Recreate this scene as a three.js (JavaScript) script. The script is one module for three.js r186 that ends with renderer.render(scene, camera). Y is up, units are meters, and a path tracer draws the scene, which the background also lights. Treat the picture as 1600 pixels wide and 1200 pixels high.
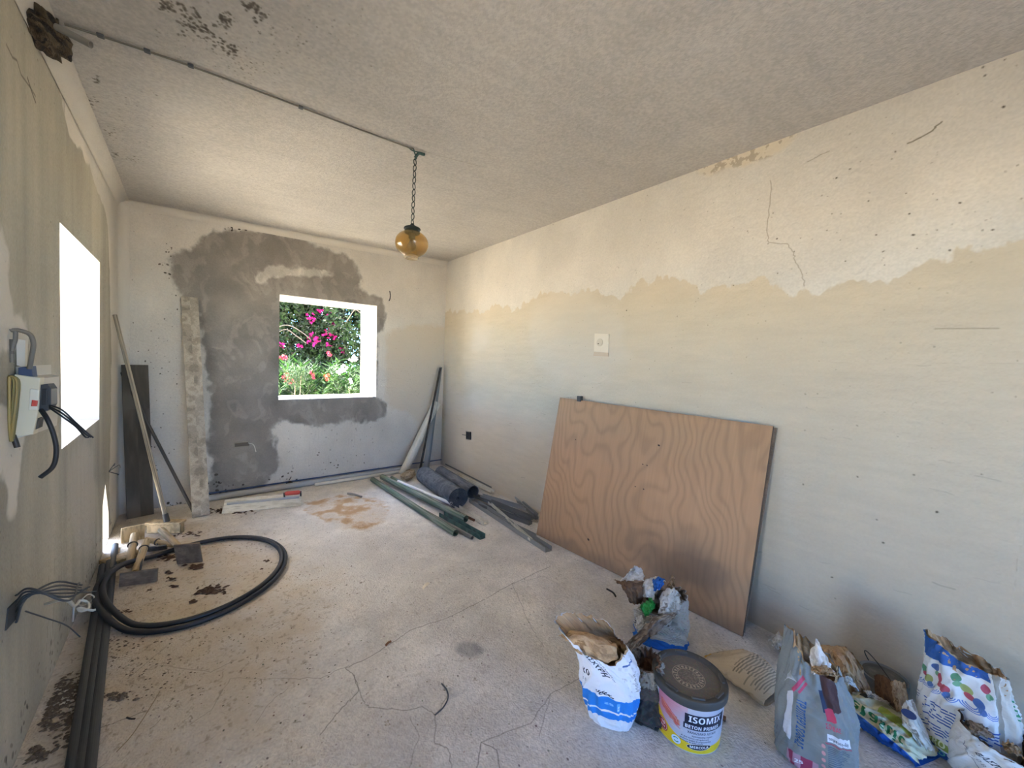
import * as THREE from 'three';
import { Sky } from 'three/addons/objects/Sky.js';
import { RoundedBoxGeometry } from 'three/addons/geometries/RoundedBoxGeometry.js';
import { mergeGeometries } from 'three/addons/utils/BufferGeometryUtils.js';

// ---------------------------------------------------------------- camera, sky, sun, exposure
const scene = new THREE.Scene();
const F = 595.33, YAW = -0.6322, PITCH = -0.039, ROLL = 0.0377, EYE = new THREE.Vector3(0, 1.5, 0);
const camera = new THREE.PerspectiveCamera(2 * Math.atan(600 / F) * 180 / Math.PI, 4 / 3, 0.05, 200);
camera.position.copy(EYE);
camera.rotation.set(PITCH, YAW, ROLL, 'YXZ');
camera.updateMatrixWorld(true);
scene.add(camera);

const renderer = new THREE.WebGLRenderer({ antialias: true });
renderer.toneMapping = THREE.LinearToneMapping;
renderer.toneMappingExposure = 2.05;
renderer.shadowMap.enabled = true;

const SUN_ELEVATION = 66 * Math.PI / 180;
const toSun = new THREE.Vector3(-0.5 * Math.cos(SUN_ELEVATION), Math.sin(SUN_ELEVATION), -0.866 * Math.cos(SUN_ELEVATION));
const sky = new Sky();
sky.scale.setScalar(900);
sky.material.uniforms.turbidity.value = 7;
sky.material.uniforms.rayleigh.value = 0.5;
sky.material.uniforms.mieCoefficient.value = 0.004;
sky.material.uniforms.mieDirectionalG.value = 0.75;
sky.material.uniforms.sunPosition.value.copy(toSun);
sky.name = 'sky';
scene.add(sky);
scene.environmentIntensity = 2;
const sun = new THREE.DirectionalLight(new THREE.Color(1.0, 0.93, 0.78), 45);
sun.name = 'sun';
sun.position.copy(toSun).multiplyScalar(20);
sun.castShadow = true;
sun.shadow.mapSize.set(2048, 2048);
Object.assign(sun.shadow.camera, { left: -9, right: 9, top: 9, bottom: -9, near: 1, far: 45 });
scene.add(sun, sun.target);

// ---------------------------------------------------------------- the room's measured planes (metres)
const XR = 2.5814, ZB = -5.3007, CH = 3.07, XL = -0.8576, LS = 0.078, BT = -0.0864, HX = 0.0431, HZ = -0.0377, ZF = 1.9;
const ZL = ZB + BT * (XL - XR), WT = 0.6;
const V = (x, y, z) => new THREE.Vector3(x, y, z);
const leftX = (z) => XL + LS * (z - ZL), backZ = (x) => ZB + BT * (x - XR), ceilY = (x, z) => CH + HX * (x - XR) + HZ * (z - ZB);
function ray(u, v) { return V((u - 800) / F, -(v - 600) / F, -1).applyQuaternion(camera.quaternion); }
function onPlane(u, v, n, d) { const r = ray(u, v); return EYE.clone().addScaledVector(r, (d - n.dot(EYE)) / n.dot(r)); }
const floorAt = (u, v, y = 0) => onPlane(u, v, V(0, 1, 0), y);
const rightAt = (u, v, off = 0) => onPlane(u, v, V(1, 0, 0), XR - off);
const backAt = (u, v, off = 0) => onPlane(u, v, V(-BT, 0, 1), ZB - BT * XR + off);
const leftAt = (u, v, off = 0) => onPlane(u, v, V(1, 0, -LS), XL - LS * ZL + off);
const ceilAt = (u, v, off = 0) => onPlane(u, v, V(-HX, 1, -HZ), CH - HX * XR - HZ * ZB - off);
// a point seen at (u, v) on the upright plane through p that faces the camera
function uprightAt(u, v, p) { const n = V(p.x - EYE.x, 0, p.z - EYE.z).normalize(); return onPlane(u, v, n, n.dot(p)); }

// ---------------------------------------------------------------- helpers
let seed = 7;
function rnd() { seed = (seed + 0x6d2b79f5) | 0; let t = Math.imul(seed ^ (seed >>> 15), 1 | seed); t = (t + Math.imul(t ^ (t >>> 7), 61 | t)) ^ t; return ((t ^ (t >>> 14)) >>> 0) / 4294967296; }
const rr = (a, b) => a + (b - a) * rnd();
const lerp = (a, b, t) => a + (b - a) * t, clamp = (x, a = 0, b = 1) => Math.min(b, Math.max(a, x)), smooth = (a, b, x) => { const t = clamp((x - a) / (b - a)); return t * t * (3 - 2 * t); };
const HASH = new Float32Array(65536); { const keep = seed; seed = 99; for (let i = 0; i < 65536; i++) HASH[i] = rnd(); seed = keep; }
function noise(x, y) {
  const ix = Math.floor(x), iy = Math.floor(y), fx = x - ix, fy = y - iy, sx = fx * fx * (3 - 2 * fx), sy = fy * fy * (3 - 2 * fy);
  const h = (a, b) => HASH[((a & 255) << 8) | (b & 255)];
  const p = h(ix, iy), q = h(ix + 1, iy), r = h(ix, iy + 1), s = h(ix + 1, iy + 1);
  return p + (q - p) * sx + (r - p) * sy + (p - q - r + s) * sx * sy;
}
function fbm(x, y, o = 4) { let s = 0, a = 0.5, n = 0; for (let i = 0; i < o; i++) { s += a * noise(x, y); n += a; a *= 0.5; x = x * 2.03 + 17.1; y = y * 2.03 + 5.7; } return s / n; }
const taken = {};
function numbered(name) { const n = taken[name] ?? 0; taken[name] = n + 1; return n ? name + '_' + String(n).padStart(3, '0') : name; }
function tag(o, label, category, group, kind) {
  o.userData.label = label; if (category) o.userData.category = category;
  if (group) o.userData.group = group; if (kind) o.userData.kind = kind; return o;
}
function thing(name, label, category, pos = V(0, 0, 0), group) {
  const g = new THREE.Group(); g.name = numbered(name); g.position.copy(pos); scene.add(g);
  return tag(g, label, category, group);
}
function mesh(name, geo, mat, parent, label) {
  const m = new THREE.Mesh(Array.isArray(geo) ? mergeGeometries(geo.map((g) => (g.index ? g.toNonIndexed() : g))) : geo, mat);
  m.name = name; m.castShadow = m.receiveShadow = true; if (label) m.userData.label = label; parent.add(m); return m;
}
function lone(name, geo, mat, label, category, group, kind) { return tag(mesh(numbered(name), geo, mat, scene), label, category, group, kind); }
function structure(name, geo, mat, label, category) { const m = mesh(name, geo, mat, scene); tag(m, label, category); m.userData.kind = 'structure'; return m; }
const C = (hex) => new THREE.Color(hex);
function mat(color, roughness = 0.85, extra = {}) { return new THREE.MeshStandardMaterial({ color: C(color), roughness, ...extra }); }
const UP = V(0, 1, 0);
// cylinder / tube between two points
function rodGeo(a, b, ra, rb = ra, seg = 14) {
  const d = b.clone().sub(a), g = new THREE.CylinderGeometry(rb, ra, d.length(), seg);
  g.applyQuaternion(new THREE.Quaternion().setFromUnitVectors(UP, d.clone().normalize()));
  return g.translate(...a.clone().add(b).multiplyScalar(0.5).toArray());
}
// hollow open tube between two points
function pipeGeo(a, b, r, wall = 0.003, seg = 18) {
  const L = b.distanceTo(a), pts = [[r - wall, 0], [r, 0], [r, L], [r - wall, L], [r - wall, 0]].map(([x, y]) => new THREE.Vector2(x, y));
  const g = new THREE.LatheGeometry(pts, seg).toNonIndexed(); g.computeVertexNormals();
  const s = mergeGeometries([g]); s.applyQuaternion(new THREE.Quaternion().setFromUnitVectors(UP, b.clone().sub(a).normalize()));
  return s.translate(a.x, a.y, a.z);
}
function curveGeo(points, r, seg = 60, radial = 8, closed = false) { return new THREE.TubeGeometry(new THREE.CatmullRomCurve3(points, closed), seg, r, radial, closed); }
// a profile [[x, y]...] swept straight from a to b; "up" is where the profile's y points
function profileGeo(profile, a, b, up = UP, bevel = 0) {
  const L = a.distanceTo(b), s = new THREE.Shape(profile.map(([x, y]) => new THREE.Vector2(x, y)));
  const g = new THREE.ExtrudeGeometry(s, { depth: L, bevelEnabled: bevel > 0, bevelSize: bevel, bevelThickness: bevel, bevelSegments: 2, steps: 1 });
  const z = b.clone().sub(a).normalize(), x = up.clone().cross(z).normalize(), y = z.clone().cross(x);
  g.applyMatrix4(new THREE.Matrix4().makeBasis(x, y, z)); return g.translate(a.x, a.y, a.z);
}
const rect = (w, h) => [[-w / 2, 0], [w / 2, 0], [w / 2, h], [-w / 2, h]];
const channel = (w, h, t) => [[-w / 2, 0], [w / 2, 0], [w / 2, h], [w / 2 - t, h], [w / 2 - t, t], [-w / 2 + t, t], [-w / 2 + t, h], [-w / 2, h]];
function texOf(canvas, srgb = true) { const t = new THREE.CanvasTexture(canvas); if (srgb) t.colorSpace = THREE.SRGBColorSpace; t.magFilter = THREE.LinearFilter; t.wrapS = t.wrapT = THREE.RepeatWrapping; return t; }
function newCanvas(w, h) { const c = document.createElement('canvas'); c.width = w; c.height = h; return c; }
// grey height map, w metres a side when repeat = 1/w
function bumpTex(n, fn, repeat) {
  const d = new Uint8Array(n * n * 4);
  for (let y = 0; y < n; y++) for (let x = 0; x < n; x++) { const v = clamp(fn(x / n, y / n)) * 255; d.set([v, v, v, 255], (y * n + x) * 4); }
  const t = new THREE.DataTexture(d, n, n); t.magFilter = THREE.LinearFilter; t.wrapS = t.wrapT = THREE.RepeatWrapping; t.repeat.set(repeat, repeat); t.needsUpdate = true; return t;
}

// ---------------------------------------------------------------- painted wall coats: colour in metres on the wall
// area: a0..a1 along the wall, y0..y1 up it. place(u, v) gives the wall coordinates of a photo pixel.
function coat({ a0, a1, y0, y1, w, h, place, masks = {}, soft = {}, shade, marks }) {
  const X = (a) => (a - a0) / (a1 - a0), Y = (y) => 1 - (y - y0) / (y1 - y0), at = (u, v) => { const [a, y] = place(u, v); return [X(a), Y(y)]; };
  const MW = 420, MH = Math.round(420 * h / w), layers = {};
  for (const [k, polys] of Object.entries(masks)) {
    const c = newCanvas(MW, MH), x = c.getContext('2d'); x.fillStyle = '#000'; x.fillRect(0, 0, MW, MH); x.fillStyle = '#fff';
    for (const p of polys) { x.beginPath(); p.forEach(([u, v], i) => { const [px, py] = at(u, v); i ? x.lineTo(px * MW, py * MH) : x.moveTo(px * MW, py * MH); }); x.fill(); }
    const raw = x.getImageData(0, 0, MW, MH).data; let d = new Float32Array(MW * MH); for (let i = 0; i < d.length; i++) d[i] = raw[i * 4] / 255;
    const rad = Math.max(1, Math.round((soft[k] ?? 0.02) * MW / (a1 - a0)));
    for (let pass = 0; pass < 4; pass++) { const e = new Float32Array(d.length), step = pass % 2 ? MW : 1, len = pass % 2 ? MH : MW, lines = pass % 2 ? MW : MH, jump = pass % 2 ? 1 : MW; for (let l = 0; l < lines; l++) { const o = l * jump; let sum = 0; for (let i = -rad; i <= rad; i++) sum += d[o + clamp(i, 0, len - 1) * step]; for (let i = 0; i < len; i++) { e[o + i * step] = sum / (2 * rad + 1); sum += d[o + Math.min(len - 1, i + rad + 1) * step] - d[o + Math.max(0, i - rad) * step]; } } d = e; }
    layers[k] = (fx, fy) => { // bilinear
      const gx = clamp(fx * MW - 0.5, 0, MW - 1.01), gy = clamp(fy * MH - 0.5, 0, MH - 1.01), ix = Math.floor(gx), iy = Math.floor(gy), tx = gx - ix, ty = gy - iy, o = iy * MW + ix;
      return lerp(lerp(d[o], d[o + 1], tx), lerp(d[o + MW], d[o + MW + 1], tx), ty);
    };
  }
  const c = newCanvas(w, h), ctx = c.getContext('2d'), img = ctx.createImageData(w, h), D = img.data, out = [0, 0, 0];
  for (let j = 0; j < h; j++) {
    const y = y1 - (j + 0.5) / h * (y1 - y0);
    for (let i = 0; i < w; i++) {
      const a = a0 + (i + 0.5) / w * (a1 - a0);
      shade(a, y, (k, da = 0, dy = 0) => layers[k](X(a + da), Y(y + dy)), out);
      const o = (j * w + i) * 4; D[o] = out[0]; D[o + 1] = out[1]; D[o + 2] = out[2]; D[o + 3] = 255;
    }
  }
  ctx.putImageData(img, 0, 0);
  const px = w / (a1 - a0), py = h / (y1 - y0);
  marks?.({ ctx, px, py, at: (u, v) => { const [x, y] = at(u, v); return [x * w, y * h]; }, m: (a, y) => [X(a) * w, Y(y) * h],
    dot(x, y, rx, ry, rot, style) { ctx.fillStyle = style; ctx.beginPath(); ctx.ellipse(x, y, rx, ry, rot, 0, 7); ctx.fill(); },
    line(pts, width, style) { ctx.strokeStyle = style; ctx.lineWidth = width; ctx.lineCap = 'round'; ctx.lineJoin = 'round'; ctx.beginPath(); pts.forEach(([x, y], i) => (i ? ctx.lineTo(x, y) : ctx.moveTo(x, y))); ctx.stroke(); } });
  const t = texOf(c); t.repeat.set(1 / (a1 - a0), 1 / (y1 - y0)); t.offset.set(-a0 / (a1 - a0), -y0 / (y1 - y0)); return t;
}
function mixTo(out, r, g, b, t) { out[0] = lerp(out[0], r, t); out[1] = lerp(out[1], g, t); out[2] = lerp(out[2], b, t); }
function setTo(out, r, g, b, k) { out[0] = r * k; out[1] = g * k; out[2] = b * k; }
// a wandering line between two canvas points
function wander(p, q, n, amp) { const r = []; for (let i = 0; i <= n; i++) { const t = i / n, e = Math.sin(Math.PI * t); r.push([lerp(p[0], q[0], t) + rr(-amp, amp) * (0.3 + e), lerp(p[1], q[1], t) + rr(-amp, amp) * (0.3 + e)]); } return r; }
// ---------------------------------------------------------------- the room shell
const plasterBump = bumpTex(512, (x, y) => { const n = 16; // tileable: noise wraps at 256 cells
  return 0.55 * noise(x * 256, y * 256) + 0.3 * noise(x * 128, y * 128) + 0.15 * noise(x * 32 * 2, y * 32 * 2) + 0 * n; }, 1 / 1.1);
const trowelBump = bumpTex(512, (x, y) => 0.5 * noise(x * 32, y * 64) + 0.25 * noise(x * 128, y * 128) + 0.25 * noise(x * 256, y * 256), 1 / 1.6);
const slabDir = { right: [V(XR, 0, 0), V(0, 0, -1)], back: [V(0, 0, backZ(0)), V(-1, 0, -BT).normalize()], left: [V(leftX(0), 0, 0), V(LS, 0, 1).normalize()], front: [V(0, 0, ZF), V(1, 0, 0)] };
function along(side) { const [O, A] = slabDir[side]; return (p) => [p.clone().sub(O).dot(A), p.y]; }
function slab(name, side, outline, holes, thick, mats, label) {
  const [O, A] = slabDir[side], s = new THREE.Shape(outline.map(([a, y]) => new THREE.Vector2(a, y)));
  for (const h of holes) s.holes.push(new THREE.Path(h.map(([a, y]) => new THREE.Vector2(a, y))));
  const g = new THREE.ExtrudeGeometry(s, { depth: thick, bevelEnabled: false });
  g.applyMatrix4(new THREE.Matrix4().makeBasis(A, UP, A.clone().cross(UP)).setPosition(O));
  return structure(name, g, mats, label, 'wall');
}
const toRight = along('right'), toBack = along('back'), toLeft = along('left');
const pxR = (u, v) => toRight(rightAt(u, v)), pxB = (u, v) => toBack(backAt(u, v)), pxL = (u, v) => toLeft(leftAt(u, v));

// right wall: rough white coat above, smooth cream skim coat below its ragged edge
const skimEdge = [[640, 492], [698, 487], [720, 486], [755, 488], [775, 479], [800, 486], [825, 470], [850, 462], [870, 458], [905, 457], [935, 455], [960, 460], [975, 466], [985, 446], [1015, 440], [1050, 438], [1080, 440], [1087, 455], [1110, 455], [1125, 443], [1180, 440], [1222, 441], [1250, 457], [1310, 452], [1370, 442], [1420, 433], [1440, 415], [1480, 403], [1520, 397], [1560, 388], [1610, 384], [1790, 350]];
const rightCoat = coat({
  a0: -2, a1: 5.6, y0: -0.2, y1: 3.4, w: 2048, h: 1024, place: pxR,
  soft: { skim: 0.02, crumble: 0.03 },
  masks: { skim: [[...skimEdge, [1800, 1400], [640, 760]]], crumble: [[[1070, 268], [1120, 243], [1200, 215], [1250, 198], [1262, 205], [1235, 222], [1200, 248], [1150, 262], [1095, 275]]] },
  shade(a, y, mask, out) {
    const wx = (fbm(a * 9, y * 9, 3) - 0.5) * 0.10, wy = (fbm(a * 14 + 40, y * 8, 4) - 0.5) * 0.16;
    const big = fbm(a * 1.1 + 3, y * 1.4, 4), fine = noise(a * 130, y * 130), cloudy = fbm(a * 4, y * 3 + 9, 4);
    setTo(out, 217, 209, 194, 0.94 + 0.10 * (big - 0.5) + 0.05 * (fine - 0.5) + 0.08 * (cloudy - 0.5));
    const s = smooth(0.35, 0.6, mask('skim', wx, wy)), str = fbm(a * 5 + 60, y * 30, 3);
    if (s > 0) { const k = 0.97 + 0.07 * (fbm(a * 1.7 + 20, y * 2.1, 4) - 0.5) + 0.05 * (str - 0.5) + 0.02 * (fine - 0.5); mixTo(out, 202 * k, 187 * k, 161 * k, s); }
    const wash = smooth(0.52, 0.66, fbm(a * 0.8 + 7, y * 1.1 + 3, 4)) * s; mixTo(out, 206, 196, 178, wash * 0.4);
    const c = mask('crumble', wx * 0.5, wy * 0.4); if (c > 0.3) { const n = fbm(a * 40, y * 40, 3); mixTo(out, n > 0.58 ? 158 : 206, n > 0.58 ? 142 : 192, n > 0.58 ? 118 : 165, 0.7 * smooth(0.3, 0.7, c)); }
  },
  marks({ ctx, px, py, at, m, dot, line }) {
    const spots = [[1293, 307], [1300, 334], [1314, 334], [1292, 360], [1313, 375], [1321, 408], [1369, 367], [1380, 393], [1382, 414], [1357, 314], [1416, 302], [1464, 312], [1500, 317], [1421, 334], [1427, 367], [1535, 360], [1551, 359], [1484, 391], [1433, 388], [1399, 237], [1328, 264], [1307, 278], [1590, 258], [1568, 167], [1536, 105], [1539, 118], [1570, 93], [1260, 427], [1251, 372], [1241, 393], [1214, 373], [1208, 333], [1184, 312], [1168, 361], [1146, 446], [1215, 427], [864, 351], [790, 446], [788, 546], [735, 555], [1106, 508], [979, 485], [883, 458], [1255, 757], [1340, 745], [1428, 742], [1534, 741], [1380, 848], [1464, 800], [1300, 902], [1305, 935], [1370, 812]];
    for (const [u, v] of spots) { const [x, y] = at(u, v), r = rr(0.35, 0.75); dot(x, y, r * rr(1.3, 2.4), r * rr(1, 1.8), rr(0, 3), `rgba(70,62,48,${rr(0.6, 0.9)})`); }
    for (let i = 0; i < 500; i++) { const [x, y] = m(rr(-0.5, 5.2), rr(1.2, 2.95)); dot(x, y, rr(0.5, 1.5), rr(0.4, 1.1), rr(0, 3), `rgba(96,86,68,${rr(0.15, 0.5)})`); }
    for (let i = 0; i < 90; i++) { const [x, y] = m(rr(-0.5, 5.2), rr(0.1, 1.6)); line(wander([x, y], [x + rr(4, 22), y + rr(-4, 4)], 3, 1), rr(0.6, 1.6), `rgba(105,98,86,${rr(0.08, 0.3)})`); }
    const crack = (pts, w, s) => line(pts.flatMap((p, i) => (i ? wander(at(...pts[i - 1]), at(...p), 5, 1.2) : [])), w, s);
    crack([[1204, 282], [1203, 320], [1198, 360], [1201, 379], [1230, 381], [1240, 395], [1243, 410], [1254, 430], [1257, 447]], 1, 'rgba(110,98,80,.6)');
    crack([[1418, 224], [1457, 204], [1472, 190]], 1.6, 'rgba(90,80,62,.75)'); crack([[1262, 253], [1296, 236]], 1, 'rgba(90,80,62,.5)'); crack([[1460, 514], [1560, 513]], 1, 'rgba(90,80,62,.5)');
  },
});
// back wall: white coat with the dark cement render round the window and the old pipe run
const backCoat = coat({
  a0: -3.1, a1: 1.4, y0: -0.2, y1: 3.4, w: 1536, h: 1228, place: pxB, soft: { cement: 0.03, cream: 0.1, pale: 0.03 },
  masks: {
    cement: [[[263, 425], [268, 402], [285, 390], [305, 388], [318, 372], [340, 362], [370, 359], [410, 361], [450, 369], [490, 381], [520, 391], [545, 403], [562, 420], [566, 435], [560, 449], [585, 463], [600, 468], [602, 490], [599, 517], [588, 520], [588, 622], [604, 628], [601, 652], [570, 662], [545, 656], [520, 664], [480, 666], [440, 655], [425, 668], [432, 700], [438, 730], [425, 742], [415, 766], [385, 772], [355, 774], [328, 790], [318, 782], [330, 720], [322, 690], [331, 650], [325, 600], [318, 560], [312, 520], [300, 500], [285, 470], [276, 450], [268, 436]]],
    cream: [[[603, 520], [625, 511], [660, 507], [700, 512], [700, 760], [640, 640], [603, 640]]],
    pale: [[[395, 430], [420, 414], [455, 416], [500, 420], [524, 426], [520, 434], [470, 431], [425, 434], [420, 445], [398, 442]], [[300, 480], [312, 482], [318, 560], [330, 620], [332, 700], [322, 690], [316, 610], [300, 560]], [[315, 700], [334, 720], [330, 780], [316, 790]]],
    mould: [[[190, 780], [250, 770], [330, 778], [330, 815], [190, 830]]],
  },
  shade(a, y, mask, out) {
    const wx = (fbm(a * 16, y * 12, 4) - 0.5) * 0.09, wy = (fbm(a * 14 + 31, y * 14, 4) - 0.5) * 0.09, fine = noise(a * 140, y * 140);
    setTo(out, 210, 202, 188, 0.95 + 0.12 * (fbm(a * 1.6, y * 1.8, 4) - 0.5) + 0.05 * (fine - 0.5) + 0.07 * (fbm(a * 6, y * 3, 3) - 0.5));
    const cr = smooth(0.3, 0.7, mask('cream', wx, wy)); mixTo(out, 198, 182, 158, cr * 0.8);
    const c = smooth(0.15, 0.85, mask('cement', wx, wy) + 0.5 * (fbm(a * 22, y * 9, 3) - 0.5) * (mask('cement', wx, wy) > 0.02 ? 1 : 0));
    if (c > 0) { const p = smooth(0.3, 0.8, mask('pale', wx * 1.3, wy)), n = fbm(a * 5 + 2, y * 4, 4), swirl = smooth(0.5, 0.72, fbm(a * 11 + n * 3, y * 8 + n * 4, 4)), k = 0.98 + 0.3 * (n - 0.5) + 0.06 * (fine - 0.5) + 0.1 * swirl;
      mixTo(out, lerp(134, 180, p) * k, lerp(127, 172, p) * k, lerp(117, 159, p) * k, c); }
    else { const p = smooth(0.3, 0.8, mask('pale', wx, wy)); mixTo(out, 190, 182, 166, p * 0.5); }
  },
  marks({ px, py, at, m, dot, line }) {
    const cl = (u, v, du, dv, n, r) => { for (let i = 0; i < n; i++) { const [x, y] = at(u + du * (rnd() + rnd() - 1), v + dv * (rnd() + rnd() - 1)), s = r * rr(0.4, 1.3); dot(x, y, s * rr(0.8, 1.8), s, rr(0, 3), `rgba(52,44,34,${rr(0.55, 0.95)})`); } };
    cl(270, 798, 50, 14, 50, 3.2); cl(220, 800, 22, 12, 60, 4.2); cl(345, 770, 40, 22, 24, 3.2); cl(342, 760, 18, 20, 7, 4); cl(373, 357, 30, 6, 22, 2.2); cl(350, 346, 20, 6, 10, 2);
    cl(262, 400, 22, 80, 16, 2.2); cl(240, 560, 50, 200, 34, 1.5); cl(450, 745, 60, 10, 8, 2.4); cl(520, 720, 60, 20, 12, 2.2); cl(230, 640, 50, 120, 26, 1.6);
    for (let i = 0; i < 700; i++) { const [x, y] = m(rr(-2.6, 1), rr(0.05, 2.9)); dot(x, y, rr(0.6, 1.8), rr(0.5, 1.4), rr(0, 3), `rgba(80,70,56,${rr(0.12, 0.5)})`); }
    for (let i = 0; i < 26; i++) { const [x, y] = at(rr(470, 560), rr(670, 720)); line([[x, y], [x + rr(-2, 2), y + rr(10, 50)]], 1.2, 'rgba(120,112,104,.16)'); }
    for (let i = 0; i < 30; i++) { const [x, y] = at(rr(440, 600), rr(660, 740)); dot(x, y, rr(1.5, 4), rr(2, 5), 0, 'rgba(112,104,94,.3)'); }
  },
});
// left wall: grey float render with bare white strips
const leftCoat = coat({
  a0: -5.6, a1: 2.2, y0: -0.2, y1: 3.4, w: 2048, h: 1024, place: pxL, soft: { white: 0.03, pale: 0.12 },
  masks: {
    white: [[[82, 60], [100, 62], [117, 147], [140, 190], [176, 287], [188, 330], [190, 860], [172, 860], [170, 760], [174, 600], [173, 480], [171, 400], [166, 340], [150, 292], [130, 242], [110, 225], [104, 190], [97, 140]],
      [[-40, 330], [8, 352], [12, 430], [20, 480], [45, 505], [42, 545], [-40, 560]], [[-40, 640], [46, 640], [30, 760], [24, 830], [12, 830], [18, 760], [-40, 700]]],
    pale: [[[40, 480], [60, 470], [75, 600], [60, 700], [50, 640]], [[60, 860], [66, 880], [66, 930], [56, 940]], [[100, 700], [150, 690], [150, 860], [120, 880]]],
  },
  shade(a, y, mask, out) {
    const wx = (fbm(a * 7, y * 6, 4) - 0.5) * 0.3, wy = (fbm(a * 6 + 31, y * 7, 4) - 0.5) * 0.14, fine = noise(a * 140, y * 140), str = fbm(a * 9 + 5, y * 0.9, 4);
    setTo(out, 182, 174, 153, 0.92 + 0.18 * (fbm(a * 1.5, y * 1.1, 4) - 0.5) + 0.05 * (fine - 0.5) + 0.2 * (str - 0.5));
    mixTo(out, 188, 180, 164, smooth(0.3, 0.8, mask('pale', wx, wy)) * 0.5);
    const w = smooth(0.35, 0.65, mask('white', wx * 0.6, wy)), k = 0.97 + 0.1 * (fbm(a * 3, y * 3 + 8, 3) - 0.5); mixTo(out, 214 * k, 206 * k, 190 * k, w);
  },
  marks({ at, m, dot, line }) {
    for (let i = 0; i < 260; i++) { const [x, y] = m(rr(-4.9, -1.6), rr(0.05, 2.8)); dot(x, y, rr(0.5, 2), rr(0.5, 1.5), rr(0, 3), `rgba(72,66,52,${rr(0.15, 0.55)})`); }
    for (let i = 0; i < 130; i++) { const [x, y] = m(rr(-4.6, -1.5), Math.abs(rr(-0.12, 0.18))); dot(x, y, rr(1, 5), rr(1, 3), rr(0, 3), `rgba(58,50,40,${rr(0.15, 0.6)})`); }
    line(wander(at(10, 70), at(55, 150), 6, 3), 2, 'rgba(80,74,62,.6)'); line(wander(at(43, 122), at(56, 160), 4, 2), 2.5, 'rgba(70,62,52,.7)');
    for (let i = 0; i < 34; i++) { const [x, y] = at(rr(70, 110), rr(840, 1010)); line([[x, y], [x + rr(-2, 2), y + rr(6, 26)]], 1, 'rgba(70,64,54,.35)'); }
  },
});
// ceiling: rough cast plaster with mould specks
const ceilingCoat = coat({
  a0: -1.2, a1: 2.9, y0: -2.2, y1: 5.8, w: 1024, h: 2048, place: (u, v) => { const p = ceilAt(u, v); return [p.x, -p.z]; },
  shade(a, y, mask, out) {
    const fine = noise(a * 90, y * 90), n = fbm(a * 2.2, y * 1.4, 4), str = fbm(a * 3 + 11, y * 16, 3);
    setTo(out, 198, 191, 180, 0.93 + 0.09 * (n - 0.5) + 0.1 * (fine - 0.5) + 0.05 * (str - 0.5));
  },
  marks({ at, m, dot, line }) {
    const cl = (pts, n, r, o) => { for (let i = 0; i < n; i++) { const p = pts[Math.floor(rnd() * pts.length)], [x, y] = at(p[0] + p[2] * (rnd() + rnd() - 1), p[1] + p[3] * (rnd() + rnd() - 1)), s = r * rr(0.4, 1.2); dot(x, y, s, s * rr(1, 1.8), rr(-0.3, 0.3), `rgba(74,66,54,${rr(o, o + 0.4)})`); } };
    cl([[258, 8, 14, 10], [285, 18, 30, 18], [300, 38, 26, 20], [320, 50, 20, 16], [342, 66, 14, 14], [352, 32, 18, 14], [366, 78, 12, 10], [390, 10, 16, 10], [404, 20, 20, 16]], 260, 1.5, 0.4);
    cl([[142, 160, 12, 14], [150, 124, 8, 8], [170, 208, 12, 14], [208, 250, 14, 10], [178, 240, 10, 8]], 90, 1.3, 0.4);
    cl([[340, 60, 120, 60], [470, 60, 120, 60], [200, 200, 80, 80], [300, 250, 160, 70], [380, 110, 60, 30]], 420, 0.8, 0.15);
    for (let i = 0; i < 1200; i++) { const [x, y] = m(rr(-0.8, 2.6), rr(-0.5, 5.2)); dot(x, y, rr(0.4, 0.9), rr(0.4, 0.9), 0, `rgba(90,82,70,${rr(0.08, 0.35)})`); }
    line([at(652, 233), ...wander(at(680, 242), at(760, 262), 5, 1)], 1, 'rgba(110,100,88,.4)');
  },
});
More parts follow.
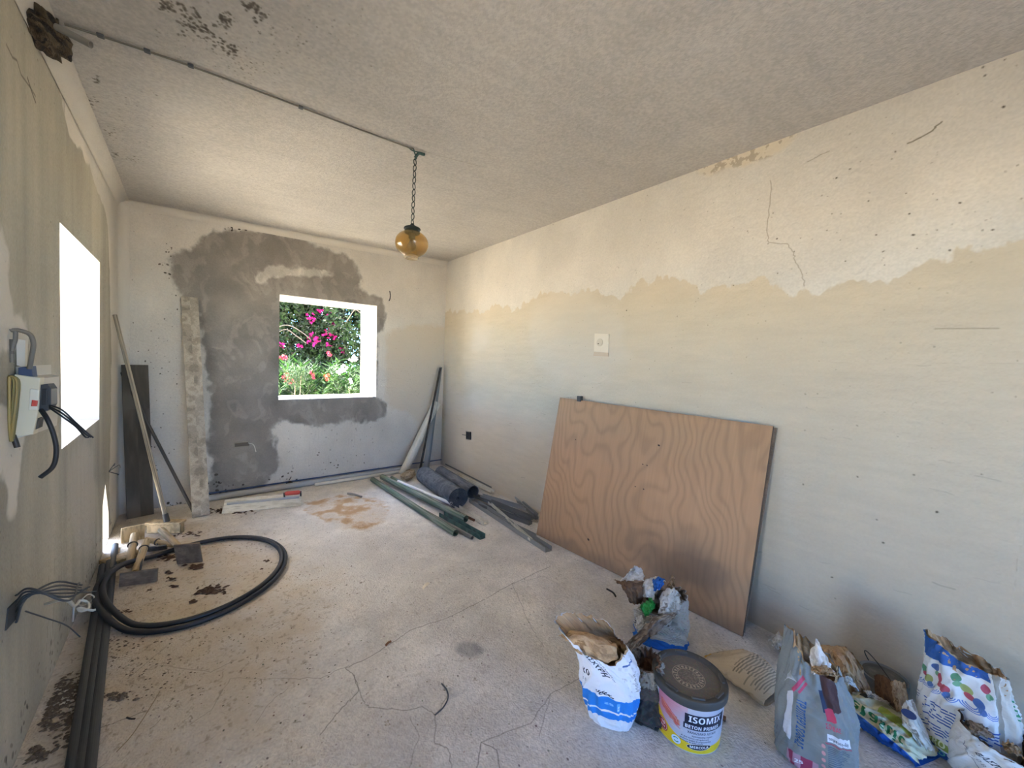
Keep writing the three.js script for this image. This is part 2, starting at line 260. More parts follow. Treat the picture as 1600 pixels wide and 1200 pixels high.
// floor: dusty concrete screed, stains, hair cracks, crumbs of dirt
const floorCoat = coat({
  a0: -1.0, a1: 2.7, y0: -0.5, y1: 5.4, w: 1536, h: 2048, place: (u, v) => { const p = floorAt(u, v); return [p.x, -p.z]; }, soft: { rust: 0.08, earth: 0.25, dentShade: 0.03, pale: 0.3, corner: 0.1 },
  masks: {
    rust: [[[470, 790], [520, 772], [575, 775], [605, 785], [600, 815], [575, 830], [545, 822], [500, 815]]],
    earth: [[[110, 1000], [165, 880], [190, 820], [330, 815], [420, 880], [500, 900], [520, 980], [430, 1040], [420, 1110], [350, 1200], [0, 1220], [60, 1080]]],
    dentShade: [[[714, 1010], [725, 1004], [748, 1006], [757, 1016], [750, 1026], [732, 1032], [718, 1028], [711, 1020]]],  // shallow dent in the screed, its shade painted in as grey
    pale: [[[440, 790], [640, 850], [700, 960], [500, 930], [440, 860]], [[1120, 980], [1230, 1050], [1190, 1160], [1120, 1130]]],
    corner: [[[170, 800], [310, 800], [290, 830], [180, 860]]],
  },
  shade(a, y, mask, out) {
    const wx = (fbm(a * 8, y * 8, 4) - 0.5) * 0.2, wy = (fbm(a * 8 + 50, y * 8, 4) - 0.5) * 0.2, fine = noise(a * 120, y * 120), n = fbm(a * 2.6, y * 2.3 + 4, 5), sm = fbm(a * 9 + 3, y * 9, 4);
    setTo(out, 216, 208, 196, 0.96 + 0.2 * (n - 0.5) + 0.09 * (fine - 0.5) + 0.14 * (sm - 0.5));
    mixTo(out, 196, 189, 178, smooth(0.2, 0.8, mask('pale', wx * 2, wy * 2)) * 0.5);
    mixTo(out, 178, 160, 134, smooth(0.05, 0.9, mask('earth', wx * 2, wy * 2)) * (0.45 + 0.9 * (sm - 0.3)));
    { const gr = fbm(a * 55 + 8, y * 48, 3), d = smooth(0.6, 0.85, gr) * (0.35 + 0.65 * smooth(0.05, 0.7, mask('earth', wx, wy))); mixTo(out, 128, 112, 92, d * 0.5); }
    mixTo(out, 176, 146, 112, smooth(0.3, 0.7, mask('rust', wx, wy)) * (0.25 + 0.9 * smooth(0.4, 0.7, sm)));
    mixTo(out, 136, 133, 128, smooth(0.2, 0.8, mask('dentShade', wx * 0.25, wy * 0.25)) * (0.3 + 0.9 * sm));
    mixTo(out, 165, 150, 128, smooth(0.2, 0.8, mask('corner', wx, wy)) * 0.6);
  },
  marks({ at, m, dot, line }) {
    const crack = (pts, w = 1, o = 0.6) => line(pts.flatMap((p, i) => (i ? wander(at(...pts[i - 1]), at(...p), 6, 1.6) : [])), w, `rgba(72,66,58,${o})`);
    crack([[500, 1148], [535, 1105], [560, 1080], [553, 1055], [540, 1044], [580, 1025], [620, 1000], [640, 985], [700, 965], [760, 935], [800, 912], [860, 885]], 1.3, 0.55);
    crack([[553, 1055], [566, 1092], [576, 1105], [630, 1110], [660, 1104], [680, 1118], [700, 1085], [693, 1070]], 1.1, 0.5); crack([[680, 1118], [678, 1160], [700, 1170], [706, 1200]], 1.1, 0.5);
    crack([[745, 1200], [752, 1160], [776, 1172], [780, 1200]], 1.3, 0.55); crack([[752, 1160], [830, 1130], [860, 1085], [905, 1060], [940, 1040]], 1, 0.5); crack([[440, 1060], [500, 1060], [545, 1040]], 1, 0.5);
    crack([[800, 912], [815, 945], [830, 980], [850, 1010]], 1, 0.45); crack([[400, 1130], [420, 1100], [450, 1075]], 1, 0.4); crack([[860, 1085], [842, 1150]], 1, 0.45); crack([[250, 1040], [330, 1050], [360, 1035]], 1, 0.5); crack([[300, 1130], [330, 1110], [360, 1060], [440, 1060]], 1, 0.35);
    crack([[640, 860], [720, 880], [790, 870]], 1, 0.3); crack([[900, 930], [850, 900], [800, 912]], 1, 0.35); crack([[640, 1200], [655, 1150], [640, 1120]], 1, 0.4); crack([[100, 1170], [150, 1140], [230, 1110]], 1.4, 0.5); crack([[200, 1060], [260, 1010]], 1.2, 0.4);
    for (const [u, v, r] of [[403, 1067, 14], [292, 1125, 16], [605, 1130, 10], [742, 1062, 8]]) { const [x, y] = at(u, v); line(wander([x - r * 0.35, y], [x + r * 0.3, y - r * 0.4], 4, 2).concat(wander([x + r * 0.3, y - r * 0.4], [x + r * 0.35, y + r * 0.4], 4, 2), wander([x + r * 0.35, y + r * 0.4], [x - r * 0.35, y], 4, 2)), 1.3, 'rgba(104,88,70,.6)'); dot(x, y, r * 0.3, r * 0.4, 0, 'rgba(204,194,178,.5)'); }
    for (let i = 0; i < 4600; i++) { const a = rr(-0.8, 2.6), z = rr(-0.4, 5.1), dense = fbm(a * 2 + 9, z * 2, 3) + (a < 0.3 ? 0.25 : 0); if (rnd() > dense) continue; const [x, y] = m(a, z); dot(x, y, rr(0.4, 1.9), rr(0.4, 1.7), rr(0, 3), `rgba(${rr(46, 90)},${rr(40, 76)},${rr(32, 58)},${rr(0.25, 0.85)})`); }
    for (let i = 0; i < 620; i++) { const a = rr(-0.65, 1.0), z = rr(1, 4.7), [x, y] = m(a, z), an = rr(0, 6.3), l = rr(3, 16); if (rnd() > fbm(a * 3, z * 3 + 30, 3) + 0.1) continue; line(wander([x, y], [x + Math.cos(an) * l, y + Math.sin(an) * l], 3, 1), rr(0.5, 1.1), `rgba(80,68,52,${rr(0.25, 0.6)})`); }
    for (let i = 0; i < 150; i++) { const [x, y] = m(rr(0, 2.5), rr(0, 4)); dot(x, y, rr(0.5, 1.6), rr(0.5, 1.5), 0, `rgba(222,214,202,${rr(0.3, 0.7)})`); }
  },
});
const revealMat = mat('#c9c2b4', 0.9, { bumpMap: trowelBump, bumpScale: 0.004 });
const wallMat = (map, bump, k) => new THREE.MeshStandardMaterial({ map, roughness: 0.93, bumpMap: bump, bumpScale: k });
const ceilW = 3.6;
{
  slab('wall_right', 'right', [[-ZF - 0.4, -0.2], [-ZB + WT, -0.2], [-ZB + WT, ceilW], [-ZF - 0.4, ceilW]], [], 0.4, [wallMat(rightCoat, trowelBump, 0.003), revealMat], 'plastered wall, rough white coat over a smooth cream skim coat');
  const q = (...p) => p.map(([u, v]) => pxB(u, v)), lo = toBack(V(XL, 0, backZ(XL)))[0], hi = toBack(V(XR, 0, ZB))[0];
  slab('wall_back', 'back', [[hi - 0.4, -0.2], [lo + 0.03, -0.2], [lo + 0.03, ceilW], [hi - 0.4, ceilW]], [q([437, 460], [589, 478], [587.5, 620], [435, 625])], WT, [wallMat(backCoat, trowelBump, 0.004), revealMat], 'end wall with dark cement render round a square window opening');
  const ql = (...p) => p.map(([u, v]) => { const r = pxL(u, v); return [r[0], Math.max(0.004, r[1])]; });
  slab('wall_left', 'left', [[-6, -0.2], [ZF + 0.4, -0.2], [ZF + 0.4, ceilW], [-6, ceilW]], [ql([93, 347], [156, 410], [155, 655], [96, 702]), [[-0.95, 0.002], [-0.5, 0.002], [-0.5, 1.9], [-0.95, 1.9]], [[-5.995, 0.0], [-4.05, 0.0], [-4.05, 1.9], [-5.995, 1.9]]], WT, [wallMat(leftCoat, trowelBump, 0.005), revealMat], 'grey rendered side wall with a deep window opening');  // narrow doorway and outer niche are added, out of view, to let daylight in
  slab('wall_left_panel', 'left', [[-5.05, -0.2], [-4.05, -0.2], [-4.05, 1.9], [-5.05, 1.9]], [ql([160.5, 868], [160.5, 790], [164.5, 757], [169.5, 800], [170, 850], [168, 864])], 0.04, [wallMat(leftCoat, trowelBump, 0.005), revealMat], 'rendered skin of the left wall, thinned to let sun through its low broken slit');  // wall made thin here so sunlit ground shows through the slit
  slab('wall_front', 'front', [[-1.2, -0.2], [0.1, -0.2], [0.1, 2.25], [2.3, 2.25], [2.3, -0.2], [XR + 0.4, -0.2], [XR + 0.4, ceilW], [-1.2, ceilW]], [], 0.4, [mat('#cfc8ba', 0.93), revealMat], 'plain plastered wall with a wide unseen doorway added to let in sky light');  // doorway behind the viewer is added, sized for the sky light it admits
  const foot = [[-1.3, ZF + 0.35], [XR + 0.3, ZF + 0.35], [XR + 0.3, ZB - 0.5], [-1.3, ZB - 0.2]];
  const s = new THREE.Shape(foot.map(([x, z]) => new THREE.Vector2(x, -z)));
  const M = new THREE.Matrix4().makeBasis(V(1, 0, 0), V(0, 0, -1), V(0, 1, 0));
  const fg = new THREE.ExtrudeGeometry(s, { depth: 0.2, bevelEnabled: false }).applyMatrix4(M.clone().setPosition(0, -0.2, 0));
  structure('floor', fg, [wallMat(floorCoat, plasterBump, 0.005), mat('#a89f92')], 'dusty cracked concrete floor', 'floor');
  const cg = new THREE.ExtrudeGeometry(s, { depth: 0.25, bevelEnabled: false }).applyMatrix4(M), p = cg.attributes.position;
  for (let i = 0; i < p.count; i++) p.setY(i, p.getY(i) + ceilY(p.getX(i), p.getZ(i)));
  cg.computeVertexNormals();
  structure('ceiling', cg, [wallMat(ceilingCoat, plasterBump, 0.0022), mat('#c9c2b6')], 'rough plastered ceiling with dark mould specks', 'ceiling');
  // hand-rounded inner corners
  const fillet = (name, a, b, da, db, r, m, label) => { // concave quarter round between the directions da and db
    const n = 7, pos = [], uv = [], idx = [];
    for (let e = 0; e < 2; e++) for (let i = 0; i <= n; i++) { const t = i / n * Math.PI / 2, p = (e ? b : a).clone().addScaledVector(da, r * (1 - Math.sin(t))).addScaledVector(db, r * (1 - Math.cos(t))); pos.push(p.x, p.y, p.z); uv.push(i / n * r * 1.5, e * a.distanceTo(b)); }
    for (let i = 0; i < n; i++) idx.push(i, i + 1, n + 1 + i, i + 1, n + 2 + i, n + 1 + i);
    const g = new THREE.BufferGeometry(); g.setAttribute('position', new THREE.Float32BufferAttribute(pos, 3)); g.setAttribute('uv', new THREE.Float32BufferAttribute(uv, 2)); g.setIndex(idx); g.computeVertexNormals();
    structure(name, g, m, label, 'plaster corner');
  };
  const fm = mat('#cbc3b4', 0.93, { bumpMap: trowelBump, bumpScale: 0.004, side: THREE.DoubleSide }), c = 0.004;
  const cl = (z) => V(leftX(z) + c, ceilY(leftX(z), z) - c, z);
  fillet('trim_1', cl(ZL), cl(ZF), V(1, 0, 0), V(0, -1, 0), 0.07, fm, 'rounded plaster corner between left wall and ceiling');
  fillet('trim_2', V(XL + c, 0, ZL + c), V(XL + c, ceilY(XL, ZL), ZL + c), V(1, 0, 0), V(0, 0, 1), 0.07, fm, 'rounded plaster corner between left wall and end wall');
  const cb = (x) => V(x, ceilY(x, backZ(x)) - c, backZ(x) + c);
  fillet('trim_3', cb(XL), cb(XR), V(0, 0, 1), V(0, -1, 0), 0.06, fm, 'rounded plaster corner between end wall and ceiling');
}
// the yard outside
{
  const g = new THREE.PlaneGeometry(80, 80, 1, 1).rotateX(-Math.PI / 2).translate(0, -0.06, 0);
  structure('ground', g, mat('#d6cab5', 0.95), 'pale bare ground of the yard outside', 'ground');
  structure('added_paving', new THREE.BoxGeometry(12, 0.05, 9).translate(1, -0.035, ZF + 0.4 + 4.5), mat('#5f5a54', 0.95), 'unseen dark paving added outside the doorway to cut light bounced from the ground', 'paving');  // added out of view, dark so little light bounces up indoors
}
// ---------------------------------------------------------------- shared materials
function grainTex(base, dark, scaleX, scaleY, w = 256, h = 512) { // wood grain running up v
  const c = newCanvas(w, h), x = c.getContext('2d'), im = x.createImageData(w, h), B = C(base).getRGB({}, THREE.SRGBColorSpace), K = C(dark).getRGB({}, THREE.SRGBColorSpace);
  for (let j = 0; j < h; j++) for (let i = 0; i < w; i++) { const n = fbm(i / w * scaleX + 0.6 * noise(i / w * 3, j / h * 3), j / h * scaleY, 4), t = smooth(0.3, 0.75, n), o = (j * w + i) * 4; im.data.set([lerp(B.r, K.r, t) * 255, lerp(B.g, K.g, t) * 255, lerp(B.b, K.b, t) * 255, 255], o); }
  x.putImageData(im, 0, 0); return texOf(c);
}
function blotchTex(cols, s, w = 256) { // patches of stain: cols = [sRGB hex...]
  const c = newCanvas(w, w), x = c.getContext('2d'), im = x.createImageData(w, w), L = cols.map((h) => C(h).getRGB({}, THREE.SRGBColorSpace));
  for (let j = 0; j < w; j++) for (let i = 0; i < w; i++) { const n = clamp((fbm(i / w * s, j / w * s, 5) - 0.25) * 2) * (L.length - 1), k = Math.min(L.length - 2, Math.floor(n)), t = smooth(0.2, 0.8, n - k), f = 0.92 + 0.16 * noise(i, j); im.data.set([lerp(L[k].r, L[k + 1].r, t) * 255 * f, lerp(L[k].g, L[k + 1].g, t) * 255 * f, lerp(L[k].b, L[k + 1].b, t) * 255 * f, 255], (j * w + i) * 4); }
  x.putImageData(im, 0, 0); return texOf(c);
}
const tex = { wood: grainTex('#bda47c', '#94805c', 16, 3), oldWood: grainTex('#a89d88', '#6f6656', 26, 3), cementWood: blotchTex(['#80786a', '#958c7d', '#a89e8d', '#8a8172'], 10), dirtyBrown: blotchTex(['#665848', '#756553', '#84735f'], 5), dirtyGrey: blotchTex(['#5c5a53', '#6f6c64', '#827d73'], 6), green: blotchTex(['#3f5240', '#566b55', '#75796a', '#4a5c4a'], 12), felt: blotchTex(['#484b4f', '#55585b', '#626466', '#4c4f53'], 12), pvc: blotchTex(['#cbc4b0', '#d3ccb9', '#c0b8a3'], 5) };
const texMat = (map, rough = 0.85, extra = {}) => new THREE.MeshStandardMaterial({ map, roughness: rough, ...extra });
const M = {
  wood: texMat(tex.wood), oldWood: texMat(tex.oldWood, 0.9), cementWood: texMat(tex.cementWood, 0.95), brown: texMat(tex.dirtyBrown, 0.9), grey: texMat(tex.dirtyGrey, 0.8), green: texMat(tex.green, 0.7), felt: texMat(tex.felt, 0.95, { bumpMap: plasterBump, bumpScale: 0.004 }), pvc: texMat(tex.pvc, 0.6),
  blackPipe: mat('#1c1c1d', 0.5), darkPipe: mat('#3b3c3b', 0.65), black: mat('#1c1d1f', 0.5), iron: mat('#4a4742', 0.6, { metalness: 0.4 }), rust: texMat(blotchTex(['#5d3a26', '#7c5236', '#3f2c20'], 12), 0.9), greyProfile: mat('#8a8a84', 0.6, { metalness: 0.1 }), darkProfile: mat('#66635c', 0.7), greyPvc: mat('#a9a9a4', 0.55), white: mat('#dcd8ce', 0.7), wire: mat('#4c4f50', 0.6), whiteCable: mat('#d9d2c0', 0.6), teal: texMat(blotchTex(['#33504a', '#48645c', '#3f4d47'], 10), 0.7), red: mat('#c44a3c', 0.55), stone: texMat(blotchTex(['#b49f80', '#cdbb9d', '#8f7c60'], 8), 0.95, { bumpMap: plasterBump, bumpScale: 0.01 }),
};
M.darkBoard = texMat(grainTex('#5f594e', '#453f36', 14, 3), 0.9); M.floatPlate = texMat(blotchTex(['#cfc5ac', '#dcd3bd', '#c2b79e'], 6), 0.85);
const lift = (p, y) => V(p.x, y, p.z);
// ---------------------------------------------------------------- along the left wall: pipes, coil, tools
for (const [u0, v0, u1, v1, r, y, label] of [[112, 1196, 160, 884, 0.018, 0.018, 'dark grey plastic pipe lying closest to the left wall'], [126, 1196, 170, 878, 0.018, 0.019, 'dark grey plastic pipe lying between two others along the left wall'], [140, 1196, 180, 852, 0.019, 0.019, 'dark grey plastic pipe lying outermost along the left wall']]) {
  const a = floorAt(u0, v0, y), b = floorAt(u1, v1, y), d = a.clone().sub(b).normalize(); a.addScaledVector(d, 0.55);
  lone('plastic_pipe', pipeGeo(b, a, r, 0.003), M.darkPipe, label, 'pipe', 'pipes along the left wall');
}
{
  const c = thing('pipe_coil', 'large coil of shiny black water pipe lying on the floor', 'pipe coil', V(-0.165, 0, -3.28)), ctrl = [];
  const loops = 2.04, n = 90;
  for (let i = 0; i <= n; i++) { const t = i / n, a = 2.75 - t * loops * 2 * Math.PI, w = Math.floor(t * loops), e = 1 - 0.012 * Math.sin(t * loops * 3.1) - 0.075 * smooth(0.4, 0.62, t); ctrl.push(V(0.5 * e * Math.cos(a) + 0.015 * Math.sin(a * 2), 0.018 + 0.012 * smooth(0.42, 0.55, t) + 0.07 * smooth(0.55, 1, -Math.cos(a)) * 1.0, -0.6 * e * Math.sin(a) + 0.01 * Math.cos(3 * a) + 0 * w)); }
  mesh('pipe', curveGeo(ctrl, 0.0145, 300, 12), M.blackPipe, c);
  mesh('tie', curveGeo([V(-0.47, 0.1, 0.17), V(-0.49, 0.14, 0.2), V(-0.52, 0.1, 0.21), V(-0.5, 0.075, 0.18)], 0.003, 24, 6, true), M.whiteCable, c, 'thin pale tie');
}
{ // floor squeegee leaning on the left wall
  const a = floorAt(231, 834), b = floorAt(284, 833), mid = a.clone().lerp(b, 0.58), t = thing('floor_squeegee', 'floor squeegee with a long weathered pole leaning on the left wall', 'squeegee', mid), d = b.clone().sub(a), L = d.length(), q = new THREE.Quaternion().setFromUnitVectors(V(1, 0, 0), d.clone().normalize());
  const h = mesh('head', new RoundedBoxGeometry(L, 0.085, 0.05, 3, 0.008).translate((0.5 - 0.58) * L, 0.0475, -0.01), M.wood, t); h.quaternion.copy(q);
  const lip = mesh('scraper_lip', new RoundedBoxGeometry(L * 1.04, 0.02, 0.085, 2, 0.006).translate((0.5 - 0.58) * L, 0.093, -0.01), M.wood, t); lip.quaternion.copy(q);
  const top = leftAt(179.5, 492, 0.02).sub(mid);
  mesh('pole', rodGeo(V(0, 0.08, 0), top, 0.016, 0.014), M.oldWood, t);
  mesh('socket', rodGeo(V(0, 0.08, 0), V(0, 0.08, 0).lerp(top, 0.05), 0.022, 0.02), M.iron, t);
}
lone('steel_bar', rodGeo(floorAt(303, 801, 0.012), backAt(190, 582, 0.025), 0.013, 0.013, 8), M.iron, 'thin dark steel bar leaning across the far left corner', 'bar');
{ // boards leaning on the end wall
  const a = floorAt(224, 806), b = backAt(193, 570, 0.02);
  lone('stained_board', profileGeo(rect(0.18, 0.022), a.clone().add(V(-0.02, 0, 0)), V(b.x + 0.075, b.y, b.z), V(0.25, 0.3, 1)), M.darkBoard, 'dark stained board leaning in the far left corner behind the squeegee', 'board');
  const c = floorAt(314, 806), d = backAt(296, 466, 0.015);
  const t = thing('screed_plank', 'tall cement-crusted screed plank leaning on the end wall beside the dark render', 'plank', c);
  mesh('plank', profileGeo(rect(0.125, 0.03), V(0, 0.002, 0), d.clone().sub(c), V(0.1, 0.2, 1), 0.002), M.cementWood, t);
  mesh('edge_strip', profileGeo(rect(0.012, 0.036), V(-0.058, 0.004, 0.0), d.clone().sub(c).add(V(-0.058, -0.02, 0)), V(0.1, 0.2, 1)), M.brown, t);
}
{ // short-handled hoes and floats heaped by the left wall
  const hoe = (label, plate, plateMat, handle, r, ring) => { // plate: [uL, uR, vBottom, height, lean], handle: [u0, v0, y0, u1, v1, y1]
    const [uL, uR, vB, hh, lean] = plate, a = floorAt(uL, vB), b = floorAt(uR, plate[5] ?? vB), g = thing('hand_hoe', label, 'hoe', a, 'short hand hoes heaped by the left wall'), d = b.clone().sub(a), x = d.clone().normalize(), n = x.clone().cross(UP), L = d.length();
    const up = UP.clone().addScaledVector(n, lean).normalize(), w = x.clone().cross(up);
    const bg = new RoundedBoxGeometry(L, hh, 0.012, 2, 0.003).applyMatrix4(new THREE.Matrix4().makeBasis(x, up, w)); bg.translate(...x.clone().multiplyScalar(L / 2).addScaledVector(up, hh / 2 + 0.004).toArray());
    mesh('blade', bg, plateMat, g);
    const p = floorAt(handle[0], handle[1], handle[2]).sub(a), q = floorAt(handle[3], handle[4], handle[5]).sub(a); mesh('handle', rodGeo(p, q, r, r * 0.88, 16), M.wood, g);
    if (ring) { const e = p.clone().lerp(q, ring); mesh('ferrule', new THREE.TorusGeometry(r * 1.05, 0.005, 8, 20).applyQuaternion(new THREE.Quaternion().setFromUnitVectors(V(0, 0, 1), q.clone().sub(p).normalize())).translate(e.x, e.y, e.z), M.iron, g); const s = rodGeo(e, e.clone().lerp(x.clone().multiplyScalar(L / 2).addScaledVector(up, hh * 0.6), 0.9), 0.006, 0.006, 8); mesh('bracket', s, M.iron, g); }
    return g;
  };
  hoe('hand hoe with a pale sunlit wooden blade next to the left wall', [189, 226, 850, 0.13, 0.15, 842], M.wood, [210, 836, 0.09, 202, 884, 0.03], 0.024, 0.35);
  hoe('hand hoe with a wide dark brown blade beside the pipe coil', [186, 246, 918, 0.085, -0.15, 909], M.brown, [229, 846, 0.09, 211, 895, 0.04], 0.024, 0.25);
  hoe('hand hoe with a square brown blade standing inside the pipe coil', [277, 317, 882, 0.17, 0.3, 878], M.brown, [252, 828, 0.1, 283, 858, 0.08], 0.024, 0);
  hoe('hand hoe with a worn handle lying under the squeegee head', [231, 262, 862, 0.05, 0.6, 858], M.grey, [228, 843, 0.06, 272, 852, 0.03], 0.02, 0.4);
  lone('wood_offcut', new RoundedBoxGeometry(0.2, 0.03, 0.12, 2, 0.004).rotateY(0.5).translate(...floorAt(190, 872, 0.016).toArray()), M.wood, 'small wooden offcut lying against the left wall below the slit', 'offcut');
}
{ // plasterer's float with a red grip
  const a = floorAt(346, 803), b = floorAt(471, 790), t = thing('plastering_float', 'long pale plastering float with a red grip lying by the end wall', 'float', a), d = b.clone().sub(a), x = d.clone().normalize(), n = UP.clone().cross(x).negate(), L = d.length();
  const up = n.clone().multiplyScalar(-0.8).addScaledVector(UP, 0.6).normalize(); if (up.z > 0) up.z *= -1;
  const bas = new THREE.Matrix4().makeBasis(x, up, x.clone().cross(up));
  mesh('plate', new RoundedBoxGeometry(L, 0.16, 0.012, 2, 0.004).translate(L / 2, 0.08, 0).applyMatrix4(bas), M.floatPlate, t);
  mesh('spine', new RoundedBoxGeometry(L * 0.92, 0.02, 0.02, 2, 0.004).translate(L / 2, 0.1, 0.014).applyMatrix4(bas), M.greyPvc, t);
  mesh('grip', new THREE.CapsuleGeometry(0.022, 0.1, 6, 14).rotateZ(Math.PI / 2).translate(L * 0.87, 0.125, 0.06).applyMatrix4(bas), M.red, t, 'red plastic grip');
  for (const s of [-0.075, 0.075]) mesh('grip_post', new RoundedBoxGeometry(0.014, 0.024, 0.06, 2, 0.003).translate(L * 0.87 + s, 0.125, 0.035).applyMatrix4(bas), M.black, t);
}
{ // pipes and a cable at the foot of the end wall
  const q = (u, v, r, off) => { const p = backAt(u, v, off); p.y = r; return p; };
  lone('drain_pipe', pipeGeo(q(326, 780, 0.034, 0.05), q(628, 738, 0.034, 0.06), 0.032, 0.003), M.greyPvc, 'long grey plastic drain pipe lying at the foot of the end wall', 'pipe');
  lone('thin_drain_pipe', pipeGeo(q(492, 760, 0.022, 0.12), q(640, 738, 0.022, 0.13), 0.02, 0.003), M.pvc, 'thin cream pipe lying in front of the long grey drain pipe', 'pipe');
  lone('blue_cable', curveGeo([backAt(325, 786, 0.012), backAt(420, 768, 0.012), backAt(530, 750, 0.012), backAt(600, 738, 0.012), backAt(690, 720, 0.02)].map((p) => (p.y = Math.max(p.y, 0.075), p)), 0.008, 60, 8), mat('#3a4a66', 0.6), 'dark blue cable running above the pipe along the end wall', 'cable');
}
M.rusty = texMat(blotchTex(['#4a443c', '#5f564b', '#55493d'], 8), 0.8);
